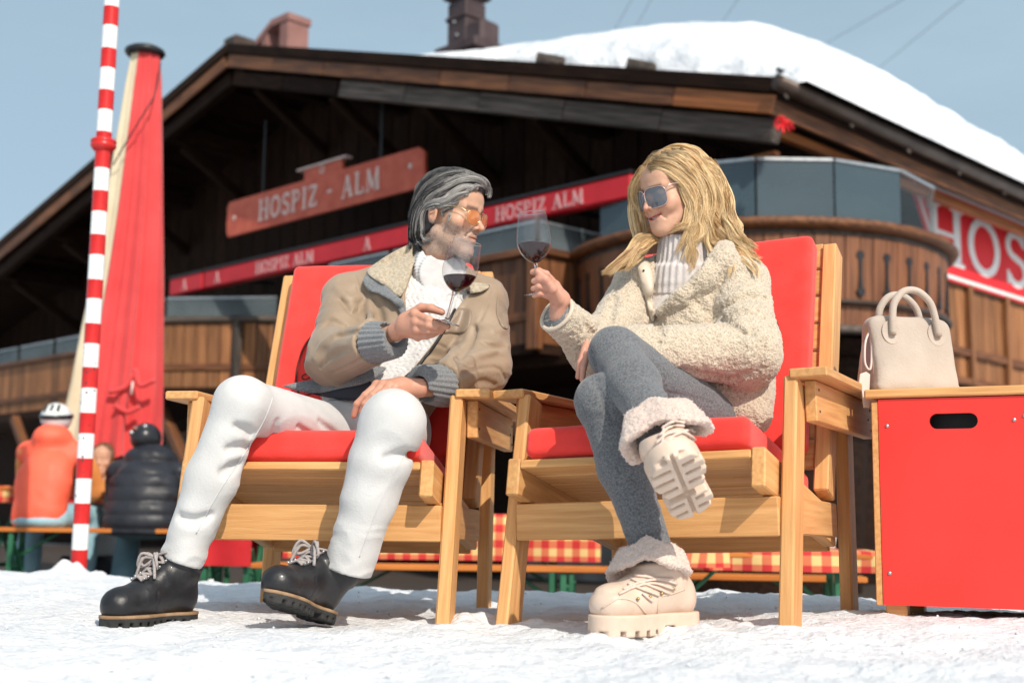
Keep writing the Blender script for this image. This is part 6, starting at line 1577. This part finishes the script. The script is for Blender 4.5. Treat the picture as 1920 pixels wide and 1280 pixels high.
# hair
def f_wcap(p):
    c = (p-WC)@WM/WS; x, y, z = c.T
    d = ell(c, (0, .024, .048), (.086, .108, .093)); d = smin(d, ell(c, (0, .060, -.06), (.075, .060, .095)), .04)
    face = np.maximum(y+.012, z-.070+np.abs(x)*.55); d = smax(d, -face, .012)
    d = smax(d, -np.maximum(np.maximum(y-.030, z+.0), -1), .02)
    return (d+.003*vnoise(c*np.array([60., 25., 20.]), 5))*WS
wcap, v_, q_ = sdf_obj('hair', f_wcap, [WC], .17, .0036, M_hair, woman, lambda v: np.array((.46, .26, .10))*(1+.35*vnoise(v*70, 2))[:, None])
f_wsimple = lambda p: smin(f_wtor(p), cap(p, wsL, weL, .084, .082), .016)
f_wall = lambda p: np.minimum(np.minimum(f_wcap(p), cap(p, WC, WC, .07, .07)), np.minimum(f_wsimple(p), cap(p, wn0, wn1, .088, .075)))-.004
GN = [([(1216, 316), (1238, 318), (1268, 336), (1292, 368), (1298, 398), (1284, 420), (1266, 432)], 60, .007), ([(1220, 310), (1250, 312), (1284, 336), (1304, 372), (1306, 410), (1290, 440), (1272, 478)], 80, .008),
      ([(1226, 303), (1262, 306), (1302, 334), (1318, 378), (1316, 420), (1300, 452), (1310, 480)], 90, .009), ([(1232, 298), (1275, 302), (1314, 334), (1330, 382), (1326, 424), (1330, 456), (1362, 478)], 100, .010),
      ([(1240, 293), (1288, 299), (1326, 334), (1342, 384), (1340, 424), (1362, 456), (1398, 472)], 110, .011), ([(1250, 289), (1302, 300), (1338, 340), (1352, 388), (1360, 430), (1384, 456), (1412, 470)], 110, .011),
      ([(1262, 286), (1316, 304), (1348, 348), (1360, 394), (1372, 432), (1396, 458), (1418, 474)], 110, .011), ([(1276, 285), (1328, 312), (1356, 360), (1366, 404), (1382, 440), (1406, 466)], 100, .011),
      ([(1290, 290), (1336, 326), (1358, 376), (1366, 418), (1386, 450), (1402, 470)], 90, .011), ([(1290, 350), (1318, 390), (1334, 430), (1352, 462), (1380, 482)], 90, .011), ([(1300, 330), (1330, 372), (1346, 414), (1362, 450), (1392, 474)], 90, .011),
      ([(1282, 370), (1300, 392), (1296, 420), (1276, 432), (1258, 436)], 50, .006), ([(1275, 345), (1290, 380), (1288, 412), (1270, 424)], 40, .005), ([(1300, 400), (1312, 430), (1296, 456), (1284, 492)], 50, .006), ([(1342, 420), (1352, 455), (1385, 478), (1412, 500), (1420, 522)], 36, .006), ([(1328, 420), (1322, 455), (1340, 488), (1366, 500), (1372, 522)], 36, .006), ([(1300, 420), (1290, 455), (1300, 485), (1290, 510)], 30, .005), ([(1356, 410), (1378, 448), (1408, 476), (1432, 486)], 36, .006), ([(1330, 300), (1352, 345), (1366, 400), (1378, 436), (1408, 462)], 70, .010)]
FAR = [([(1222, 304), (1204, 322), (1191, 352), (1186, 388), (1192, 424), (1196, 452), (1178, 482), (1146, 506), (1134, 514)], (3.485, 3.51, 3.54, 3.55, 3.55, 3.54, 3.50, 3.46, 3.45), 150, .012),
       ([(1226, 300), (1208, 316), (1196, 345), (1190, 380), (1198, 416), (1206, 446), (1196, 474), (1166, 498), (1150, 506)], (3.49, 3.52, 3.555, 3.58, 3.58, 3.56, 3.52, 3.47, 3.46), 130, .012),
       ([(1216, 312), (1200, 335), (1194, 366), (1200, 402), (1212, 436), (1216, 456), (1198, 486), (1170, 508)], (3.48, 3.50, 3.53, 3.55, 3.56, 3.54, 3.48, 3.45), 110, .010),
       ([(1234, 444), (1210, 452), (1188, 470), (1165, 492), (1138, 514)], (3.52, 3.49, 3.47, 3.455, 3.445), 120, .012), ([(1230, 450), (1208, 462), (1190, 484), (1176, 508)], (3.51, 3.48, 3.46, 3.45), 90, .010), ([(1222, 440), (1200, 448), (1178, 474), (1150, 500), (1132, 512)], (3.53, 3.51, 3.48, 3.46, 3.45), 90, .010)]
rgw = np.random.default_rng(21); pp, cc_, rr_ = [], [], []
def blond(n_, lift=0.):
    t_ = np.clip(rgw.normal(.64+lift, .28, n_), 0, 1)[:, None]; return (1-t_)*np.array((.44, .235, .085))+t_*np.array((.95, .72, .42))
for pts, n_, sp in GN:
  for rep in range(4):
    jt = np.array(pts, float)+rgw.normal(0, 3.2, (len(pts), 2))*np.linspace(.4, 1.3, len(pts))[:, None]+rgw.normal(0, 2.5, 2)
    g3 = onnear(f_wall, jt, 16, .002+.004*rep/3, 2.8, 4.0)
    g3[:, 1] = np.convolve(np.pad(g3[:, 1], 2, 'edge'), np.ones(5)/5, 'valid')
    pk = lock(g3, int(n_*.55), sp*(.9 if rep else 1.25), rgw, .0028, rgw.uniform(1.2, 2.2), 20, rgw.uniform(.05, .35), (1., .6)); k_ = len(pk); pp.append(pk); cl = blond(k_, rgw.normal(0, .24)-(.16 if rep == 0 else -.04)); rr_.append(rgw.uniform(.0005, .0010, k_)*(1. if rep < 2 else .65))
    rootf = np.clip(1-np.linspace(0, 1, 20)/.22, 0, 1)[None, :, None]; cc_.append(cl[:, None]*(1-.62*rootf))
for pts, ys_, n_, sp in FAR:
  for rep in range(3):
    jx = rgw.normal(0, 3., (len(pts), 2)); g3 = np.array([P(x+a_, y+b_, Y) for (x, y), Y, (a_, b_) in zip(pts, ys_, jx)]); pk = lock(g3, int(n_*.7), sp, rgw, .0032, rgw.uniform(1.3, 2.2), 20, rgw.uniform(.1, .4), (1., .7)); k_ = len(pk); pp.append(pk); rr_.append(rgw.uniform(.0005, .0010, k_))
    cc_.append(np.repeat(blond(k_, rgw.normal(0, .22))[:, None], 20, 1))
for k in range(420):      # crown and back
    th = rgw.uniform(-math.pi, math.pi); zz = rgw.uniform(.15, 1.); s0 = np.array([.084*math.cos(th)*math.sqrt(1-zz*zz), .024+.104*math.sin(th)*math.sqrt(1-zz*zz), .048+.091*zz])
    if s0[1] < -.02 and s0[2] < .11: continue
    st = [s0]
    for j in range(8):
        e_ = st[-1]; nn = nrm((e_-np.array([0, .024, .048]))/np.array([.086, .108, .093])**2); dr = nrm(np.array([np.sign(e_[0])*.5, .5, -.8])); dr = nrm(dr-nn*(dr@nn)); st.append(e_+dr*.018+nn*.0006)
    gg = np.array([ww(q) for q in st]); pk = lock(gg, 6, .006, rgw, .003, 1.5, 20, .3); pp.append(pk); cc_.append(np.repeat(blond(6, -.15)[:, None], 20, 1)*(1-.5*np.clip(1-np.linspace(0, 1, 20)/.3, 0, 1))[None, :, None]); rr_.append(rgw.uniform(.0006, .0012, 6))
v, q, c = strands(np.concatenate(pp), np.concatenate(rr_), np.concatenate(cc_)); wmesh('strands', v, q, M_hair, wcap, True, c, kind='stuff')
# boots
wboot = dict(sole=.046, w=.112, shaft=.054, mat=M_bootw, solemat=M_solew, lug=.036, lugh=.30, out=.003, crease=.0014)
def fur_cuff(parent, c, ax, fw, r0, r1, h_, seed, flare):
    ax = nrm(ax); R_ = axes(z=ax, x=fw)
    def f(p):
        q = (p-c)@R_; th = np.arctan2(q[:, 1], q[:, 0]); t = np.clip(q[:, 2]/h_, -.2, 1.2); rr = np.linalg.norm(q[:, :2], axis=1)
        R0 = r0+(r1-r0)*(1-t)+flare*np.cos(th+.3)*(1-t)+.006*np.sin(th*3+seed)+.004*np.sin(th*5+1)
        zoff = .012*np.sin(th*2+seed)+.006*np.sin(th*5)
        d = np.abs(rr-R0)-.013; d = smax(d, np.abs(q[:, 2]-h_/2+zoff)-h_/2, .012)
        return d*.8+.0018*vnoise(p*95, 3)+.0012*vnoise(p*190, 4)
    o, v, q = sdf_obj('fur_cuff', f, [c-ax*.03, c+ax*(h_+.03)], r1+.06, .0042, M_furw, parent)
    rg = np.random.default_rng(seed); s_ = rg.choice(len(v), min(len(v), 1800), replace=False); b_ = v[s_]; n_ = grad(f, b_); ln = rg.uniform(.0015, .0034, len(b_))[:, None]; jit = rg.normal(0, .4, (len(b_), 3))
    pt = np.stack([b_-n_*.001, b_+(n_+jit*.4)*ln*.5, b_+(n_+jit)*ln], 1); vv, qq, c_ = strands(pt, rg.uniform(.0006, .001, len(b_)), np.array((.80, .64, .565))*rg.uniform(.85, 1.12, (len(b_), 1))); wmesh('fur', vv, qq, M_pile, o, True, c_, kind='stuff')
gh, gt = P(1293, 1180, 3.17), P(1118, 1190, 2.98); gh[2] = gt[2] = .020
o, tw, Ln, fu, Rb = lug_boot(woman, gh, gt, (0, 0, 1), waR-np.array([0, 0, .012]), wboot); 
for px_ in ([(1160, 1114), (1192, 1100), (1226, 1094), (1264, 1104)], [(1168, 1105), (1202, 1091), (1238, 1086), (1268, 1094)], [(1176, 1094), (1206, 1106), (1234, 1116)], [(1184, 1086), (1222, 1100), (1254, 1112)], [(1190, 1080), (1224, 1083), (1262, 1086)], [(1204, 1112), (1216, 1122), (1222, 1126)]):
    seam('lace', fu, px_, .0034, M_lacew, .003, 16, o)
for px_ in ((1218, 1118), (1240, 1112), (1262, 1102), (1196, 1122)): q_ = onnear(fu, [px_, (px_[0]+1, px_[1])], 2, .002, 2.3, 4.6); v, f = tube([q_[0], q_[0]+nrm(ray(*px_))*-.005], .004, 8); wmesh('eyelet', v, f, M_brass, o)
seam('welt_seam', fu, [(1128, 1140), (1160, 1122), (1190, 1128), (1212, 1150)], .0022, M_solew, .0005, 20, o); seam('panel_seam', fu, [(1232, 1150), (1238, 1120), (1262, 1112), (1284, 1104)], .0016, M_solew, .0005, 20, o)
fur_cuff(woman, P(1226, 1070, 3.095), wkR-waR, (-1, -.3, 0), .060, .088, .060, 3, .012)
ch_, ct_ = P(1304, 962, 2.91), P(1262, 862, 2.715)
upv = P(1225, 800, 2.93)-P(1283, 910, 2.80)
o, tw, Ln, fu, Rb = lug_boot(woman, ch_, ct_, upv, P(1246, 822, 2.885), wboot); 
for px_ in ([(1226, 846), (1248, 826), (1276, 824), (1298, 838)], [(1230, 832), (1252, 814), (1280, 812), (1300, 824)], [(1236, 818), (1258, 803), (1284, 802), (1300, 812)], [(1242, 806), (1262, 794), (1288, 796)], [(1234, 840), (1262, 818), (1292, 806)], [(1246, 800), (1243, 822), (1238, 846)]):
    seam('lace', fu, px_, .0034, M_lacew, .004, 16, o)
fur_cuff(woman, P(1252, 826, 2.890), wkL-waL, (0, -1, .3), .060, .094, .080, 6, .014)
# ================================================================== people at the beer tables
M_orj = pmat('orange_jacket', (.90, .12, .060), (.95, .14, .075), scale=6, rough=.6, bump=.004, bscale=14)
M_oran2 = pmat('apricot_sleeve', (.80, .28, .075), (.86, .33, .10), scale=6, rough=.6, bump=.004, bscale=14)
M_puff = pmat('black_down', (.014, .015, .020), (.026, .028, .036), scale=6, rough=.45, bump=.004, bscale=16, spec=.4)
M_blue = pmat('teal_ski_trousers', (.10, .19, .235), (.15, .26, .31), scale=6, rough=.7, bump=.004, bscale=14)
M_blue2 = pmat('pale_blue_ski_trousers', (.24, .42, .50), (.32, .50, .57), scale=6, rough=.7, bump=.004, bscale=14)
M_helm = pmat('white_helmet', (.62, .64, .63), (.72, .73, .72), scale=3, rough=.3)
M_helmb = pmat('black_helmet', (.012, .013, .017), (.02, .021, .026), scale=3, rough=.3)
M_brownh = pmat('brown_hair', (.07, .035, .018), (.16, .085, .045), scale=60, stretch=(1, 1, .2), rough=.5)
def sitter(px, label, Y, jm, sm, tm, helm, quilt, hood, helmet_top, seat_y, w_px, hc_px):
    s = Y/FPX; hipc = P(px, seat_y-18, Y-.02); base = P(px, seat_y, Y); root = thing('person', label, 'person', loc=(float(base[0]), float(Y), -.29), group='skiers seated at the beer tables')
    R = w_px*s/2; top = P(px, helmet_top, Y+.16)[2]; shz = top-.33; sh = np.array([hipc[0], Y+.17, shz]); hz_ = hipc[2]
    shl_, shr = sh+np.array([-R*.88, .03, -.02]), sh+np.array([R*.88, .03, -.02]); ell_, elr = shl_+np.array([-.07, .20, -.25]), shr+np.array([.07, .20, -.25]); wl, wr = ell_+np.array([.14, .26, -.02]), elr+np.array([-.14, .26, -.02])
    lo = np.array([hipc[0], Y+.0, hz_+.02]); mid = lo*.5+sh*.5+np.array([0, -.035, 0])
    def f_tor(p):
        d = capE(p, lo, mid, R*.95, R*.86, (0, 1, 0), .68); d = smin(d, capE(p, mid, sh+np.array([0, 0, -.05]), R*.86, R*.80, (0, 1, 0), .68), .06); d = smin(d, cap(p, shl_, shr, .085, .085), .06)
        if hood: d = smin(d, ell(p, sh+np.array([0, -.01, .09]), (R*.66, .14, .10)), .05)
        if quilt: d = d-.011*np.abs(np.sin((p[:, 2]-.1)*math.pi/.095))**.6+.004
        return smax(d+.006*fbm(p*9, 2, 4), -(p[:, 2]-hz_+.075), .02)
    sdf_obj('jacket', f_tor, [lo, sh, shl_, shr], .2, .013, jm, root)
    for a, b, c in ((shl_, ell_, wl), (shr, elr, wr)):
        sdf_obj('sleeve', lambda p: poly(p, [a, b, c], [.088, .080, .058], .04)-(.008*np.abs(np.sin(p[:, 2]*34)) if quilt else 0)+.005*fbm(p*11, 2, 2), [a, b, c], .13, .013, sm, root)
        v, q = sdf_mesh(lambda p: smin(cap(p, c, c+(c-b)*.3, .035, .04), cap(p, c+(c-b)*.3, c+(c-b)*.55+np.array([0, 0, -.02]), .036, .022), .02), np.minimum(c, c+(c-b)*.6)-.08, np.maximum(c, c+(c-b)*.6)+.08, .012); wmesh('glove', v, q, M_helmb, root)
    g0 = -.29
    for sg in (-1, 1):
        h0 = lo+np.array([sg*.10, .02, -.03]); k0 = h0+np.array([sg*.10, .42, .02]); a0 = np.array([k0[0], k0[1]-.10, g0+.09])
        sdf_obj('trouser_leg', lambda p: smin(cap(p, h0, k0, .10, .085), cap(p, k0, a0, .085, .095), .03)+.006*fbm(p*9, 2, 7), [h0, k0, a0], .15, .014, tm, root)
        sdf_obj('ski_boot', lambda p: smin(cap(p, a0+np.array([0, 0, .05]), a0-np.array([0, 0, .03]), .07, .06), capE(p, a0-np.array([0, 0, .045]), a0+np.array([0, .2, -.045]), .055, .05, (0, 0, 1), .8), .03), [a0, a0+np.array([0, .2, 0])], .1, .014, M_helmb, root)
    sdf_obj('seat', lambda p: ell(p, lo+np.array([0, .03, -.055]), (R*.98, .17, .075))+.006*fbm(p*9, 2, 1), [lo], .3, .014, tm, root)
    hc = np.array([sh[0]+hc_px*s, Y+.22, top-.125])
    def f_hd(p):
        c = (p-hc); c = np.stack([c[:, 0], -c[:, 1], c[:, 2]], 1); return smin(head_sdf(c, True), cap(p, hc+np.array([0, -.03, -.09]), sh, .055, .06), .02)
    v, q = sdf_mesh(f_hd, hc-.2, hc+.17, .009); wmesh('body', v, q, M_skin, root, True, np.tile(np.array((.5, .28, .19)), (len(v), 1)))
    def f_he(p):
        d = ell(p, hc+np.array([0, -.005, .035]), (.108, .130, .108)); d = smax(d, -(p[:, 2]-hc[2]+.055), .02); return d
    ho, v, q = sdf_obj('helmet', f_he, [hc], .17, .009, helm, root)
    if helm is M_helm:
        ring_ = [hc+np.array([.112*math.cos(a), -.005+.134*math.sin(a), .045+.018*math.sin(a)]) for a in np.linspace(0, 2*math.pi, 30)]; v, f = tube(ring_, .013, 6, False, flat=(.35, 1.3)); wmesh('goggle_strap', v, f, M_helmb, ho)
        for x in (-.045, 0, .045): v, f = tube([hc+np.array([x, -.09, .118]), hc+np.array([x*1.1, -.128, .078])], .010, 6); wmesh('vent', v, f, M_helmb, ho)
    else:
        for x, z in ((-.05, .10), (.02, .115), (-.075, .07)): v, f = tube([hc+np.array([x, -.095, z]), hc+np.array([x, -.115, z-.012])], .017, 8); wmesh('vent', v, f, M_chim2 if x == -.05 else M_steel, ho)
    return root, hc
sitter(72, 'skier in orange jacket and white helmet seen from behind on the bench', 9.05, M_orj, M_oran2, M_blue2, M_helm, False, True, 758, 985, 108, 0)
sitter(262, 'skier in black quilted jacket and dark helmet seen from behind on the bench', 9.0, M_puff, M_puff, M_blue, M_helmb, True, True, 796, 1000, 140, -15)
# person across the table: brown hair and white top, half hidden by the pole
hp = P(192, 862, 10.1); r3 = thing('person', 'brown haired person in a white top half hidden behind the striped pole', 'person', loc=(float(hp[0]), 10.1, -.29), group='skiers seated at the beer tables')
cs = np.array([hp[0], 10.15, hp[2]-.32])
sdf_obj('jacket', lambda p: smin(capE(p, cs-np.array([0, 0, .35]), cs, .19, .18, (0, 1, 0), .65), cap(p, cs+np.array([-.18, 0, .02]), cs+np.array([.18, 0, .02]), .08, .08), .06)+.005*fbm(p*9, 2, 3), [cs-np.array([0, 0, .5]), cs], .28, .014, M_helm, r3)
for sg in (-1, 1): sdf_obj('trouser_leg', lambda p: poly(p, [cs+np.array([sg*.1, 0, -.5]), cs+np.array([sg*.14, -.4, -.5]), np.array([cs[0]+sg*.14, cs[1]-.35, -.25])], [.09, .08, .07], .03), [cs-np.array([0, .4, .9]), cs], .15, .016, M_navy, r3)
v, q = sdf_mesh(lambda p: smin(head_sdf(p-hp, False), cap(p, hp+np.array([0, .02, -.09]), cs, .05, .06), .02), hp-.25, hp+.17, .009); wmesh('body', v, q, M_skin, r3, True, np.tile(np.array((.52, .3, .2)), (len(v), 1)))
sdf_obj('hair', lambda p: smax(smin(ell(p, hp+np.array([0, .03, .04]), (.095, .105, .10)), ell(p, hp+np.array([0, .06, -.10]), (.10, .07, .15)), .05), -np.maximum(p[:, 1]-hp[1]+.03, p[:, 2]-hp[2]-.075), .02)+.006*vnoise(p*np.array([60., 60., 12.]), 2), [hp], .26, .010, M_brownh, r3)
